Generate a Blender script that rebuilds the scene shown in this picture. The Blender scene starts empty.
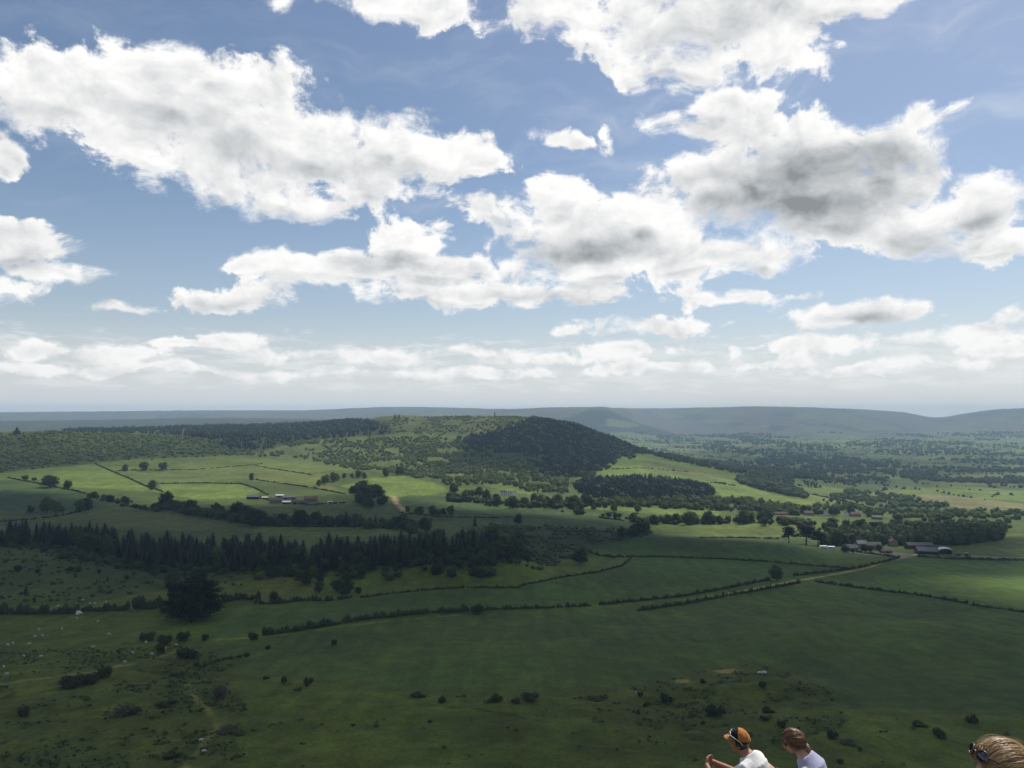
import bpy, bmesh, math, random
import numpy as np
from mathutils import Vector, Matrix, Euler

rng = np.random.default_rng(11)
random.seed(5)
R = math.radians
F = 770.0            # focal length in pixels of the 1024 wide frame
CX, HY = 512.0, 414.0   # principal column and the row of the eye-level horizon
sc = bpy.context.scene
col = sc.collection

# ------------------------------------------------------------------ camera
cam = bpy.data.cameras.new('camera')
cam.sensor_width = 36.0
cam.lens = 36.0 * F / 1024.0
cam.shift_y = (HY - 384.0) / 1024.0
cam.clip_start = 0.1
cam.clip_end = 60000.0
camo = bpy.data.objects.new('camera', cam)
camo.rotation_euler = (R(90), 0, 0)
col.objects.link(camo)
sc.camera = camo

sc.view_settings.view_transform = 'Standard'
sc.view_settings.look = 'None'
sc.view_settings.gamma = 1.0
sc.view_settings.use_curve_mapping = False
sc.view_settings.exposure = 0.0
sc.render.engine = 'CYCLES'
cy = sc.cycles
cy.use_denoising = True
cy.max_bounces = 6
cy.diffuse_bounces = 3
cy.transparent_max_bounces = 8
cy.volume_bounces = 2
cy.use_adaptive_sampling = True
cy.adaptive_threshold = 0.012

# ------------------------------------------------------------------ light
SUN_AZ, SUN_EL = 38.0, 55.0          # degrees: to the right of the view, above the horizon
sun_dir = Vector((math.sin(R(SUN_AZ)) * math.cos(R(SUN_EL)), math.cos(R(SUN_AZ)) * math.cos(R(SUN_EL)), math.sin(R(SUN_EL))))
sl = bpy.data.lights.new('sun', 'SUN')
sl.energy = 4.3
sl.angle = R(0.53)
sl.color = (1.0, 0.955, 0.88)
so = bpy.data.objects.new('sun', sl)
so.rotation_euler = (-sun_dir).to_track_quat('-Z', 'Y').to_euler()
col.objects.link(so)

# ------------------------------------------------------------------ node helper
class NT:
    def __init__(s, tree):
        s.t = tree
    def put(s, sock, v):
        if isinstance(v, bpy.types.NodeSocket):
            s.t.links.new(v, sock)
        elif v is not None:
            sock.default_value = v
    def math(s, op, a, b=None, c=None, clamp=False):
        n = s.t.nodes.new('ShaderNodeMath'); n.operation = op; n.use_clamp = clamp
        for i, v in enumerate((a, b, c)):
            s.put(n.inputs[i], v)
        return n.outputs[0]
    def vmath(s, op, a, b=None, scale=None):
        n = s.t.nodes.new('ShaderNodeVectorMath'); n.operation = op
        s.put(n.inputs[0], a); s.put(n.inputs[1], b)
        if scale is not None: s.put(n.inputs['Scale'], scale)
        return n.outputs['Value'] if op in ('LENGTH', 'DOT_PRODUCT', 'DISTANCE') else n.outputs[0]
    def ramp(s, x, lo, hi, a=0.0, b=1.0, smooth=True):
        n = s.t.nodes.new('ShaderNodeMapRange')
        n.interpolation_type = 'SMOOTHSTEP' if smooth else 'LINEAR'
        n.clamp = True
        s.put(n.inputs[0], x)
        for i, v in enumerate((lo, hi, a, b)):
            s.put(n.inputs[1 + i], v)
        return n.outputs[0]
    def noise(s, vec, scale, detail=2.0, rough=0.5, out=0, lac=2.0):
        n = s.t.nodes.new('ShaderNodeTexNoise'); n.noise_dimensions = '3D'
        s.put(n.inputs['Vector'], vec)
        n.inputs['Scale'].default_value = scale; n.inputs['Detail'].default_value = detail
        n.inputs['Roughness'].default_value = rough; n.inputs['Lacunarity'].default_value = lac
        return n.outputs[out]
    def mapping(s, vec, loc=(0,0,0), rot=(0,0,0), scale=(1,1,1), typ='POINT'):
        n = s.t.nodes.new('ShaderNodeMapping'); n.vector_type = typ
        s.put(n.inputs['Vector'], vec)
        n.inputs['Location'].default_value = loc; n.inputs['Rotation'].default_value = rot; n.inputs['Scale'].default_value = scale
        return n.outputs[0]
    def mix(s, f, a, b, mode='MIX'):
        n = s.t.nodes.new('ShaderNodeMix'); n.data_type = 'RGBA'; n.blend_type = mode
        s.put(n.inputs[0], f)
        for k, v in ((6, a), (7, b)):
            if isinstance(v, (tuple, list)) and len(v) == 3: v = (*v, 1.0)
            s.put(n.inputs[k], v)
        return n.outputs[2]
    def mixf(s, f, a, b):
        n = s.t.nodes.new('ShaderNodeMix'); n.data_type = 'FLOAT'
        s.put(n.inputs[0], f); s.put(n.inputs[2], a); s.put(n.inputs[3], b)
        return n.outputs[0]
    def xyz(s, x, y, z):
        n = s.t.nodes.new('ShaderNodeCombineXYZ')
        for i, v in enumerate((x, y, z)): s.put(n.inputs[i], v)
        return n.outputs[0]
    def sep(s, v):
        n = s.t.nodes.new('ShaderNodeSeparateXYZ'); s.put(n.inputs[0], v)
        return n.outputs
    def node(s, kind):
        return s.t.nodes.new(kind)
    def link(s, a, b):
        s.t.links.new(a, b)

def new_mat(name):
    m = bpy.data.materials.new(name); m.use_nodes = True
    m.node_tree.nodes.clear()
    nt = NT(m.node_tree)
    out = nt.node('ShaderNodeOutputMaterial')
    return m, nt, out

def plain(name, c, rough=0.7, spec=0.3, var=0.12, scale=6.0, metal=0.0, bump=0.0):
    m, nt, out = new_mat(name)
    b = nt.node('ShaderNodeBsdfPrincipled')
    tc = nt.node('ShaderNodeTexCoord')
    nz = nt.noise(tc.outputs['Object'], scale, 4.0, 0.6)
    k = nt.ramp(nz, 0.3, 0.7, 1 - var, 1 + var, smooth=False)
    nt.link(nt.vmath('SCALE', c, None, k), b.inputs['Base Color'])
    b.inputs['Roughness'].default_value = rough
    b.inputs['Metallic'].default_value = metal
    b.inputs['Specular IOR Level'].default_value = spec
    if bump:
        bn = nt.node('ShaderNodeBump'); bn.inputs['Strength'].default_value = bump; bn.inputs['Distance'].default_value = 0.02
        nt.link(nz, bn.inputs['Height']); nt.link(bn.outputs[0], b.inputs['Normal'])
    nt.link(b.outputs[0], out.inputs[0])
    return m

# ------------------------------------------------------------------ object helpers
def tag(o, label=None, cat=None, group=None, kind=None):
    if label: o['label'] = label
    if cat: o['category'] = cat
    if group: o['group'] = group
    if kind: o['kind'] = kind
    return o

def empty(name, loc=(0, 0, 0), rz=0.0, parent=None):
    o = bpy.data.objects.new(name, None)
    o.location = loc; o.rotation_euler = (0, 0, rz); o.empty_display_size = 0.3
    col.objects.link(o)
    if parent: o.parent = parent
    return o

def link_mesh(name, me, parent=None, loc=(0, 0, 0), rz=0.0, mat=None):
    if mat:
        me.materials.clear()
        for m in (mat if isinstance(mat, (list, tuple)) else (mat,)): me.materials.append(m)
    o = bpy.data.objects.new(name, me)
    o.location = loc; o.rotation_euler = (0, 0, rz)
    col.objects.link(o)
    if parent: o.parent = parent
    return o

def np_mesh(name, V, Q, smooth=False, tint=None, matidx=None):
    """V (n,3), Q (m,k) faces with a constant number of corners (or a list of such arrays)."""
    Qs = Q if isinstance(Q, list) else [Q]
    Qs = [np.asarray(q, dtype=np.int32) for q in Qs if len(q)]
    me = bpy.data.meshes.new(name)
    V = np.ascontiguousarray(V, dtype=np.float32)
    me.vertices.add(len(V)); me.vertices.foreach_set('co', V.ravel())
    loops = np.concatenate([q.ravel() for q in Qs])
    tot = np.concatenate([np.full(len(q), q.shape[1], np.int32) for q in Qs])
    st = np.concatenate([[0], np.cumsum(tot)[:-1]]).astype(np.int32)
    me.loops.add(len(loops)); me.loops.foreach_set('vertex_index', loops)
    me.polygons.add(len(tot)); me.polygons.foreach_set('loop_start', st); me.polygons.foreach_set('loop_total', tot)
    me.polygons.foreach_set('use_smooth', np.full(len(tot), smooth))
    if matidx is not None: me.polygons.foreach_set('material_index', np.asarray(matidx, np.int32))
    if tint is not None:
        a = me.attributes.new('tint', 'FLOAT', 'POINT'); a.data.foreach_set('value', np.asarray(tint, np.float32))
    me.update(calc_edges=True)
    me.validate()
    return me

def vnoise(x, y, seed=0):
    """smooth value noise in [0,1], vectorised"""
    xi = np.floor(x).astype(np.int64); yi = np.floor(y).astype(np.int64)
    xf = x - xi; yf = y - yi
    xf = xf * xf * (3 - 2 * xf); yf = yf * yf * (3 - 2 * yf)
    def h(a, b):
        n = (a * 374761393 + b * 668265263 + seed * 974634541) & 0x7fffffff
        n = ((n ^ (n >> 13)) * 1274126177) & 0x7fffffff
        return ((n ^ (n >> 16)) & 0xffff) / 65535.0
    return (h(xi, yi) * (1 - xf) + h(xi + 1, yi) * xf) * (1 - yf) + (h(xi, yi + 1) * (1 - xf) + h(xi + 1, yi + 1) * xf) * yf

def fbm(x, y, seed=0, o=4):
    s = 0; a = 0.5; t = 0
    for i in range(o):
        s = s + a * vnoise(x * 2 ** i, y * 2 ** i, seed + i); t += a; a *= 0.5
    return s / t

def in_poly(px, py, poly):
    inside = np.zeros(np.shape(px), bool)
    n = len(poly); j = n - 1
    for i in range(n):
        xi, yi = poly[i]; xj, yj = poly[j]
        c = ((yi > py) != (yj > py)) & (px < (xj - xi) * (py - yi) / (yj - yi + 1e-12) + xi)
        inside ^= c; j = i
    return inside

def pchip(xk, yk, x):
    """monotone cubic. xk (K,), yk (K,N) -> (len(x),N)"""
    h = np.diff(xk)[:, None]; dl = np.diff(yk, axis=0) / h
    m = np.zeros_like(yk)
    w1 = 2 * h[1:] + h[:-1]; w2 = h[1:] + 2 * h[:-1]
    same = dl[:-1] * dl[1:] > 0
    with np.errstate(divide='ignore', invalid='ignore'):
        hm = (w1 + w2) / (w1 / dl[:-1] + w2 / dl[1:])
    m[1:-1] = np.where(same, hm, 0.0)
    m[0] = dl[0]; m[-1] = dl[-1]
    i = np.clip(np.searchsorted(xk, x) - 1, 0, len(xk) - 2)
    t = ((x - xk[i]) / (xk[i + 1] - xk[i]))[:, None]
    hh = (xk[i + 1] - xk[i])[:, None]
    return ((1 + 2 * t) * (1 - t) ** 2) * yk[i] + t * (1 - t) ** 2 * hh * m[i] + t * t * (3 - 2 * t) * yk[i + 1] + t * t * (t - 1) * hh * m[i + 1]
# ------------------------------------------------------------------ the lie of the land
# For each bearing (column) a list of (distance, row or ('z', height)): surveyed profile of the valley and its hills.
ROWS = [768, 720, 690, 660, 640, 620, 600, 585, 570, 555, 540, 525, 510, 500, 490, 480]
Z = lambda v: ('z', v)
PROF = {
 -60: ([200,245,285,335,375,420,470,520,580,650,740,850,990,1110,1240,1400],
      [(1560,470),(1680,460),(1800,450),(2000,431),(2300,Z(-75)),(2900,431.5),(3900,Z(-115)),(6000,421),(6600,Z(-75)),(7500,Z(-45)),(10000,412.5),(11000,Z(10))]),
 100: ([200,245,285,335,375,420,470,520,580,650,740,850,985,1110,1240,1400],
      [(1570,470),(1700,460),(1830,450),(2020,434.5),(2350,Z(-72)),(2900,431),(3900,Z(-115)),(6000,420),(6600,Z(-70)),(7500,Z(-45)),(10000,411.5),(11000,Z(10))]),
 200: ([200,245,285,335,375,420,470,520,580,650,740,850,980,1110,1250,1400],
      [(1580,470),(1750,460),(1880,450),(2050,438.5),(2400,Z(-69)),(2900,428),(3900,Z(-110)),(6000,418),(6600,Z(-60)),(7500,Z(-40)),(10000,410.5),(11000,Z(10))]),
 300: ([200,245,285,338,380,425,478,530,585,655,745,855,980,1120,1260,1420],
      [(1600,470),(1800,460),(1980,447),(2080,441),(2450,433),(2900,425.5),(3800,Z(-90)),(6000,419),(6600,Z(-60)),(7500,Z(-30)),(10000,410.5),(11000,Z(20))]),
 350: ([200,245,285,338,382,428,485,537,592,662,750,860,990,1135,1280,1450],
      [(1640,470),(1830,460),(2010,446),(2160,435),(2450,428),(2850,421.5),(3700,Z(-80)),(6000,419.5),(6600,Z(-60)),(7500,Z(-20)),(10000,408.5),(11000,Z(30))]),
 400: ([200,245,285,338,385,432,490,542,598,668,755,865,1000,1150,1300,1480],
      [(1680,470),(1850,460),(2050,445),(2250,430),(2480,419),(2620,416.5),(3500,Z(-60)),(6000,Z(-40)),(6600,Z(-40)),(7500,Z(-5)),(10000,407),(11000,Z(60))]),
 512: ([200,245,285,340,390,440,500,550,610,680,770,890,1080,1220,1380,1550],
      [(1720,470),(1880,460),(2060,445),(2220,430),(2390,419),(2480,417),(3300,Z(-60)),(6000,Z(-60)),(6500,Z(-45)),(7000,Z(-20)),(9000,409),(11000,Z(40))]),
 555: ([200,246,287,343,395,448,510,562,625,700,790,905,1100,1245,1405,1575],
      [(1750,470),(1920,460),(2090,447),(2230,433),(2340,424),(2420,424.3),(3300,Z(-100)),(6100,Z(-110)),(6500,Z(-60)),(7300,410),(8900,407.5),(11000,Z(50))]),
 580: ([200,246,288,345,396,453,515,568,632,707,801,917,1110,1257,1417,1587],
      [(1765,470),(1940,460),(2105,448),(2245,435),(2330,428.5),(2400,429.5),(3600,Z(-140)),(6050,Z(-140)),(6500,Z(-75)),(7250,409.8),(8800,407.5),(11000,Z(50))]),
 600: ([200,247,290,347,398,452,520,575,640,715,812,930,1120,1270,1430,1600],
      [(1780,470),(1960,460),(2120,450),(2260,439.5),(2320,436),(2600,Z(-125)),(4000,Z(-180)),(6000,Z(-165)),(6500,Z(-90)),(7200,409.5),(8700,407.5),(11000,Z(50))]),
 640: ([200,248,292,350,401,458,526,583,650,727,828,960,1150,1300,1460,1640],
      [(1820,470),(2030,460),(2160,455),(2250,451),(2290,450.8),(2700,Z(-160)),(4500,Z(-200)),(5900,Z(-185)),(6400,Z(-150)),(7100,422.5),(9700,408.5),(11000,Z(50))]),
 680: ([200,248,293,353,403,462,530,590,660,740,845,990,1180,1330,1500,1700],
      [(1900,470),(2090,461),(2130,460.3),(2160,460),(2300,Z(-145)),(2700,Z(-185)),(4200,Z(-207)),(5700,Z(-200)),(6300,Z(-196)),(7000,Z(-185)),(9700,408),(11000,Z(50))]),
 768: ([200,248,295,355,405,464,535,595,668,750,860,1010,1230,1420,1620,1830],
      [(1880,478),(1910,477.5),(2000,Z(-168)),(2300,Z(-190)),(2900,Z(-205)),(3800,Z(-212)),(4700,Z(-210)),(5700,Z(-200)),(6300,Z(-190)),(7000,Z(-160)),(9000,406.5),(11000,Z(60))]),
 850: ([200,249,298,360,410,470,542,605,682,770,890,1050,1330,1560,1900,2300],
      [(2500,Z(-201)),(2700,Z(-206)),(2900,Z(-208)),(3300,Z(-212)),(3700,Z(-214)),(4100,Z(-213)),(4700,Z(-211)),(5700,Z(-200)),(6300,Z(-190)),(7000,Z(-160)),(9000,409),(11000,Z(20))]),
 903: ([200,250,299,363,413,474,547,613,692,785,905,1080,1400,1680,2030,2380],
      [(2560,Z(-205)),(2750,Z(-209)),(2950,Z(-211)),(3300,Z(-213)),(3700,Z(-214)),(4100,Z(-213)),(4700,Z(-211)),(5700,Z(-200)),(6300,Z(-190)),(7000,Z(-165)),(9000,412.4),(11000,Z(-10))]),
 935: ([200,250,299,363,413,474,547,613,692,785,905,1080,1400,1680,2030,2380],
      [(2560,Z(-205)),(2750,Z(-209)),(2950,Z(-211)),(3300,Z(-213)),(3700,Z(-214)),(4100,Z(-213)),(4700,Z(-211)),(5700,Z(-200)),(6300,Z(-190)),(7000,Z(-165)),(8900,417.6),(11000,Z(-70))]),
 968: ([200,250,299,363,413,474,547,613,692,785,905,1080,1400,1680,2030,2380],
      [(2560,Z(-205)),(2750,Z(-209)),(2950,Z(-211)),(3300,Z(-213)),(3700,Z(-214)),(4100,Z(-213)),(4700,Z(-211)),(5700,Z(-200)),(6300,Z(-190)),(7000,Z(-165)),(8600,413.2),(11000,Z(10))]),
 1000:([200,250,300,365,415,475,550,620,700,800,920,1100,1440,1740,2070,2410],
      [(2600,Z(-207)),(2780,Z(-209.5)),(2970,Z(-211)),(3300,Z(-213)),(3700,Z(-214)),(4100,Z(-213)),(4700,Z(-210)),(5600,Z(-200)),(6000,Z(-190)),(6600,Z(-160)),(8300,409.5),(11000,Z(40))]),
 1120:([200,250,300,365,415,475,550,620,700,805,930,1110,1450,1750,2080,2420],
      [(2600,Z(-207)),(2780,Z(-209.5)),(2970,Z(-211)),(3300,Z(-213)),(3700,Z(-214)),(4100,Z(-213)),(4700,Z(-210)),(5600,Z(-200)),(6000,Z(-188)),(6600,Z(-155)),(8300,407),(11000,Z(60))]),
}
NEAR = [(0.5, -1.62), (3.0, -2.15), (7.0, -3.72), (8.5, -4.6), (12.0, -8.5), (40.0, -30.0), (110.0, -66.0)]
cols_px = sorted(PROF)
allp = {-500: PROF[-60], **PROF, 1524: PROF[1120]}
kp = np.array(sorted(allp), float)
LD, LZ = [], []
for p in sorted(allp):
    drow, ext = allp[p]
    d = [a for a, b in NEAR] + list(drow) + [a for a, b in ext]
    z = [b for a, b in NEAR] + [(HY - y) * dd / F for y, dd in zip(ROWS, drow)]
    z += [(e[1] if isinstance(e, tuple) else (HY - e) * dd / F) for dd, e in ext]
    LD.append(np.log(d)); LZ.append(z)
LD = np.array(LD); LZ = np.array(LZ)                      # (columns, layers)

NCOL = 880
PX = np.linspace(-500, 1524, NCOL)
cld = pchip(kp, LD, PX); clz = pchip(kp, LZ, PX)           # (NCOL, layers)
D = np.concatenate([np.geomspace(0.5, 150, 110, endpoint=False), np.geomspace(150, 700, 300, endpoint=False), np.geomspace(700, 3000, 330, endpoint=False), np.geomspace(3000, 10900, 150)])
NR = len(D)
GZ = np.zeros((NR, NCOL))
lD = np.log(D)
for c in range(NCOL):
    GZ[:, c] = pchip(cld[c], clz[c][:, None], lD)[:, 0]
U = (PX - CX) / F
GX = D[:, None] * U[None, :]
GY = np.repeat(D[:, None], NCOL, 1)

def bump(px, d, h, rx, ry, rot=0.0):
    x0 = (px - CX) / F * d
    c, s = math.cos(R(rot)), math.sin(R(rot))
    dx = GX - x0; dy = GY - d
    a = (dx * c + dy * s) / rx; b = (-dx * s + dy * c) / ry
    return h * np.exp(-(a * a + b * b))
GZ += bump(455, 600, 11, 75, 42, 5)
GZ += bump(300, 560, 4, 50, 40)
GZ += bump(690, 800, 9, 150, 45, -4)
GZ += bump(735, 1085, 5, 120, 60)
GZ += bump(770, 300, 3.0, 26, 16)
GZ += bump(700, 290, 2.0, 22, 9)
GZ += bump(120, 800, 4, 120, 50)
GZ += bump(435, 1420, 8, 60, 80)
GZ += bump(880, 420, 4, 160, 50, 10)
# roughness of the ground: metre scale hummocks near by, larger undulation far off
und = np.clip(D / 400, 0, 1)[:, None]
GZ += (fbm(GX / 90, GY / 90, 3) - .5) * 5.0 * und * np.clip(D / 600, .4, 3)[:, None]
rough = np.clip((D - 60) / 60, 0, 1)[:, None] * np.clip((420 - D) / 90, 0, 1)[:, None]
# smooth pasture climbs further up on the right of the slope
PYg = HY - GZ / D[:, None] * F
edge_y = np.interp(PX, [0, 150, 250, 420, 520, 600, 640, 690, 740, 790, 830, 850, 1024], [640, 650, 672, 690, 692, 690, 684, 672, 662, 668, 690, 712, 712])
roughm = rough * np.clip((PYg - edge_y[None, :]) / 10, 0, 1)
GZ += roughm * ((fbm(GX / 14, GY / 14, 8, 3) - .5) * 2.6 + (fbm(GX / 4, GY / 4, 9, 2) - .5) * 0.7)
fh = np.clip((D - 5500) / 2500, 0, 1)[:, None]
gul = np.abs(fbm(GX / 900, GY / 2600, 21, 3) - .5) * 2
GZ += fh * np.clip(1 - np.abs(D - 7600) / 1500, 0, 1)[:, None] * (gul - .5) * 62
PYg = HY - GZ / D[:, None] * F
PXg = np.repeat(PX[None, :], NR, 0)

dense_rows = np.arange(NR)
def profile(px):
    c = (px - PX[0]) / (PX[1] - PX[0]); i = int(np.clip(math.floor(c), 0, NCOL - 2)); f = c - i
    return GZ[:, i] * (1 - f) + GZ[:, i + 1] * f
def ground(px, py, dmin=130.0):
    """the point of the ground one sees at a given bearing and dip"""
    z = profile(px); y = HY - z / D * F
    k = np.searchsorted(D, dmin)
    idx = np.nonzero(y[k:] <= py)[0]
    if len(idx) == 0: j = int(np.argmin(y[k:])) + k; return Vector(((px - CX) / F * D[j], D[j], z[j]))
    j = idx[0] + k
    j = max(j, 1)
    t = (y[j - 1] - py) / max(y[j - 1] - y[j], 1e-9); t = min(max(t, 0), 1)
    d = D[j - 1] + (D[j] - D[j - 1]) * t; zz = z[j - 1] + (z[j] - z[j - 1]) * t
    return Vector(((px - CX) / F * d, d, zz))
def height(x, y):
    """ground level under world points (arrays)"""
    x = np.asarray(x, float); y = np.asarray(y, float)
    px = CX + x / y * F
    c = np.clip((px - PX[0]) / (PX[1] - PX[0]), 0, NCOL - 1.001); i = c.astype(int); f = c - i
    r = np.clip(np.interp(np.log(y), lD, np.arange(NR)), 0, NR - 1.001); j = r.astype(int); g = r - j
    return (GZ[j, i] * (1 - f) + GZ[j, i + 1] * f) * (1 - g) + (GZ[j + 1, i] * (1 - f) + GZ[j + 1, i + 1] * f) * g
# rows at which a grid vertex is in view (not behind a nearer rise)
VIS = PYg <= np.minimum.accumulate(np.where(GY > 130, PYg, 1e9), axis=0) + 0.6

# ------------------------------------------------------------------ land cover (what grows where; crop and turf colours)
C_GRASS = (0.058, 0.090, 0.024); C_CROP = (0.042, 0.076, 0.023); C_ROUGH = (0.050, 0.066, 0.024)
C_LUSH = (0.100, 0.155, 0.034); C_MOOR = (0.066, 0.062, 0.058); C_HAY = (0.135, 0.145, 0.062); C_EARTH = (0.19, 0.15, 0.095)
C_OLIVE = (0.080, 0.100, 0.026); C_WOODFLOOR = (0.030, 0.042, 0.017); C_BRACKEN = (0.066, 0.096, 0.026)
cov = np.empty((NR, NCOL, 3)); cov[:] = C_GRASS
def paint(poly, c, dlo=130, dhi=5000, soft=True):
    x = PXg; y = PYg
    if soft:   # uneven edges, as walls and hedges run
        x = x + (fbm(GX / 40, GY / 40, 41, 2) - .5) * 2.0
    m = in_poly(x, y, poly) & (GY > dlo) & (GY < dhi) & VIS
    cov[m] = c
# --- far country
far = GY > 5400
cov[far] = (0.046, 0.060, 0.030)
cov[(GY > 3300) & (PXg < 620)] = (0.034, 0.040, 0.027)
cov[(GY > 6600)] = C_MOOR
mh = fbm(GX / 500, GY / 700, 61, 3)
cov[(GY > 6300) & (mh > .58)] = (0.024, 0.034, 0.020)
cov[(GY > 6300) & (fbm(GX / 350, GY / 500, 63, 3) > .62)] = (0.078, 0.090, 0.050)
cov[(GY > 7000) & (mh > .68)] = (0.064, 0.072, 0.046)
paint([(590,409),(606,409),(640,423.5),(686,436.5),(640,440),(590,436),(560,420)], (0.014,0.019,0.013), 5300, 7900)
paint([(608,418),(636,423),(640,426),(622,428),(606,425)], (0.075,0.092,0.036), 5300, 7900)
# patchwork of the plain on the right
wx = GX + (fbm(GX / 300, GY / 300, 5, 2) - .5) * 160; wy = GY * 0.7 + (fbm(GX / 300, GY / 300, 6, 2) - .5) * 160
cid = np.floor((wx + wy * .35) / 190).astype(int) * 57 + np.floor((wy - wx * .2) / 150).astype(int) * 131
pal = np.array([C_GRASS, C_LUSH, C_OLIVE, C_GRASS, (0.105, 0.125, 0.04), C_CROP, C_GRASS, C_LUSH, (0.07, 0.105, 0.03), C_OLIVE])
patch = pal[np.abs(cid * 7919) % len(pal)]
plain_m = (GY > 1750) & (GY < 6300) & (GZ < -150) & (PXg > 560)
cov[plain_m] = patch[plain_m]
moorland = (GY > 1600) & (GY < 3300) & (PXg < 620) & (GZ > -118)
cov[moorland] = C_BRACKEN
# --- hills at middle distance
paint([(-500,433),(60,430),(150,434),(225,440),(240,455),(200,458),(100,462),(60,467),(-10,473),(-500,480)], (0.048,0.068,0.020), 1400, 2400)  # cover darkened so the gaps between bushes read as shade
paint([(180,440),(300,420),(390,420),(395,434),(300,441),(260,452),(228,452)], C_WOODFLOOR, 1700, 3400)
paint([(300,442),(430,436),(470,445),(500,470),(470,478),(400,473),(350,470),(290,460)], (0.080,0.112,0.033), 1500, 2600)
paint([(380,418),(512,414),(516,424),(470,436),(430,434),(392,430)], (0.062,0.082,0.030), 1900, 2800)
paint([(475,431),(500,427),(503,432),(478,437)], (0.115,0.105,0.062), 1900, 2800)
paint([(463,455),(466,437),(516,427),(530,420),(575,422),(600,432),(645,452),(615,456),(600,468),(575,478),(545,478),(530,460)], C_WOODFLOOR, 1600, 2700)
paint([(618,449),(645,451),(690,460),(740,471),(742,480),(775,496),(722,497),(712,486),(690,478),(575,480),(590,470),(608,460)], C_LUSH, 1400, 2400)
paint([(655,462),(690,468),(735,478),(700,478),(640,468)], (0.095,0.125,0.036), 1400, 2400)
paint([(720,496),(775,495),(830,505),(800,508),(740,507)], C_LUSH, 1200, 1900)
paint([(740,478),(775,480),(845,497),(888,513),(870,514),(800,500)], (0.100,0.135,0.034), 1200, 2200)
paint([(890,497),(935,494),(1100,512),(1100,519),(960,508)], C_HAY, 1300, 2400)
paint([(873,488),(960,486),(1100,496),(1100,509),(935,494)], C_LUSH, 1600, 2700)
# left fields
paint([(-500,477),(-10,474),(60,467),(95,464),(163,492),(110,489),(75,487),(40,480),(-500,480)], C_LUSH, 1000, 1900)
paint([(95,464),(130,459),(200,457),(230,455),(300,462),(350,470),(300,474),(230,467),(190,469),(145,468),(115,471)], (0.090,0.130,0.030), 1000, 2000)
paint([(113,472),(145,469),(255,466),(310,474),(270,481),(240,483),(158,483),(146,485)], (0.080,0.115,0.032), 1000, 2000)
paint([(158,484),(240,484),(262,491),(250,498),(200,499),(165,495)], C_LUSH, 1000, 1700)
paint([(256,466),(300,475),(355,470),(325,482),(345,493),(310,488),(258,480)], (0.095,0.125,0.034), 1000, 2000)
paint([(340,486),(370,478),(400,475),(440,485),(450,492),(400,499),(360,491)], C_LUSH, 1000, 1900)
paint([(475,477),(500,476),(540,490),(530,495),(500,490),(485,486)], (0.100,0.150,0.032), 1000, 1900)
paint([(-500,484),(0,482),(75,490),(110,502),(80,512),(-500,514)], C_CROP, 700, 1500)
paint([(85,511),(130,507),(215,520),(250,530),(200,532),(100,524)], (0.082,0.100,0.030), 600, 1300)  # partial sun painted into the colour of this shaded field
paint([(-500,516),(80,514),(100,524),(60,530),(-500,532)], (0.070,0.092,0.028), 600, 1300)  # cover lightened here too, for sun thinning the cloud shade
paint([(395,498),(410,495),(520,500),(640,515),(630,522),(560,527),(500,520),(420,510)], C_CROP, 700, 1500)
paint([(255,525),(330,524),(420,531),(400,536),(255,536)], (0.086,0.118,0.032), 600, 1300)  # lighter cover stands in for partial sun below the shelter belt
paint([(560,502),(620,507),(720,511),(720,516),(640,513),(575,508)], C_LUSH, 800, 1700)
paint([(650,527),(690,520),(760,518),(860,524),(900,532),(840,537),(700,537),(655,534)], (0.082,0.118,0.030), 700, 1500)
# rough country below the plantation
paint([(-500,545),(60,542),(110,565),(230,572),(340,574),(310,580),(150,592),(80,606),(-500,606)], (0.040,0.058,0.021), 300, 900)
paint([(490,525),(600,530),(660,535),(600,545),(575,560),(470,556),(420,548)], (0.037,0.052,0.020), 500, 1100)
paint([(50,612),(150,592),(260,578),(312,575),(318,592),(270,602),(160,606),(90,610)], (0.070,0.086,0.024), 300, 700)
paint([(-500,614),(30,613),(90,612),(165,610),(160,630),(60,645),(-500,650)], (0.064,0.088,0.024), 250, 700)
# the mound and the crops beyond the hedges
paint([(355,598),(372,576),(420,566),(520,566),(560,560),(625,560),(600,570),(520,586),(420,592)], (0.064,0.090,0.024), 400, 1000)
paint([(200,640),(215,622),(300,602),(360,600),(430,592),(520,588),(610,571),(640,556),(800,564),(830,570),(700,592),(590,604),(440,609),(330,622)], C_CROP, 300, 1000)
paint([(588,551),(615,540),(650,536),(780,537),(840,544),(905,553),(895,558),(800,563),(650,557)], (0.040,0.074,0.022), 400, 1200)
paint([(215,645),(330,622),(440,611),(600,607),(740,593),(830,582),(968,603),(1100,620),(1524,720),(1024,712),(850,708),(830,690),(790,668),(740,662),(640,684),(520,692),(420,690),(250,672)], (0.050,0.080,0.027), 240, 900)
paint([(240,668),(430,664),(640,640),(800,640),(1524,700),(1024,712),(850,708),(830,690),(790,668),(740,662),(640,684),(520,692),(420,690)], (0.046,0.076,0.026), 240, 900)
paint([(840,582),(905,559),(1100,562),(1524,590),(1524,650),(1100,620),(968,603),(900,592)], (0.056,0.096,0.032), 350, 1200)
paint([(945,545),(1000,534),(1100,533),(1524,533),(1524,555),(1100,556),(960,555)], (0.080,0.110,0.030), 500, 1500)
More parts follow.
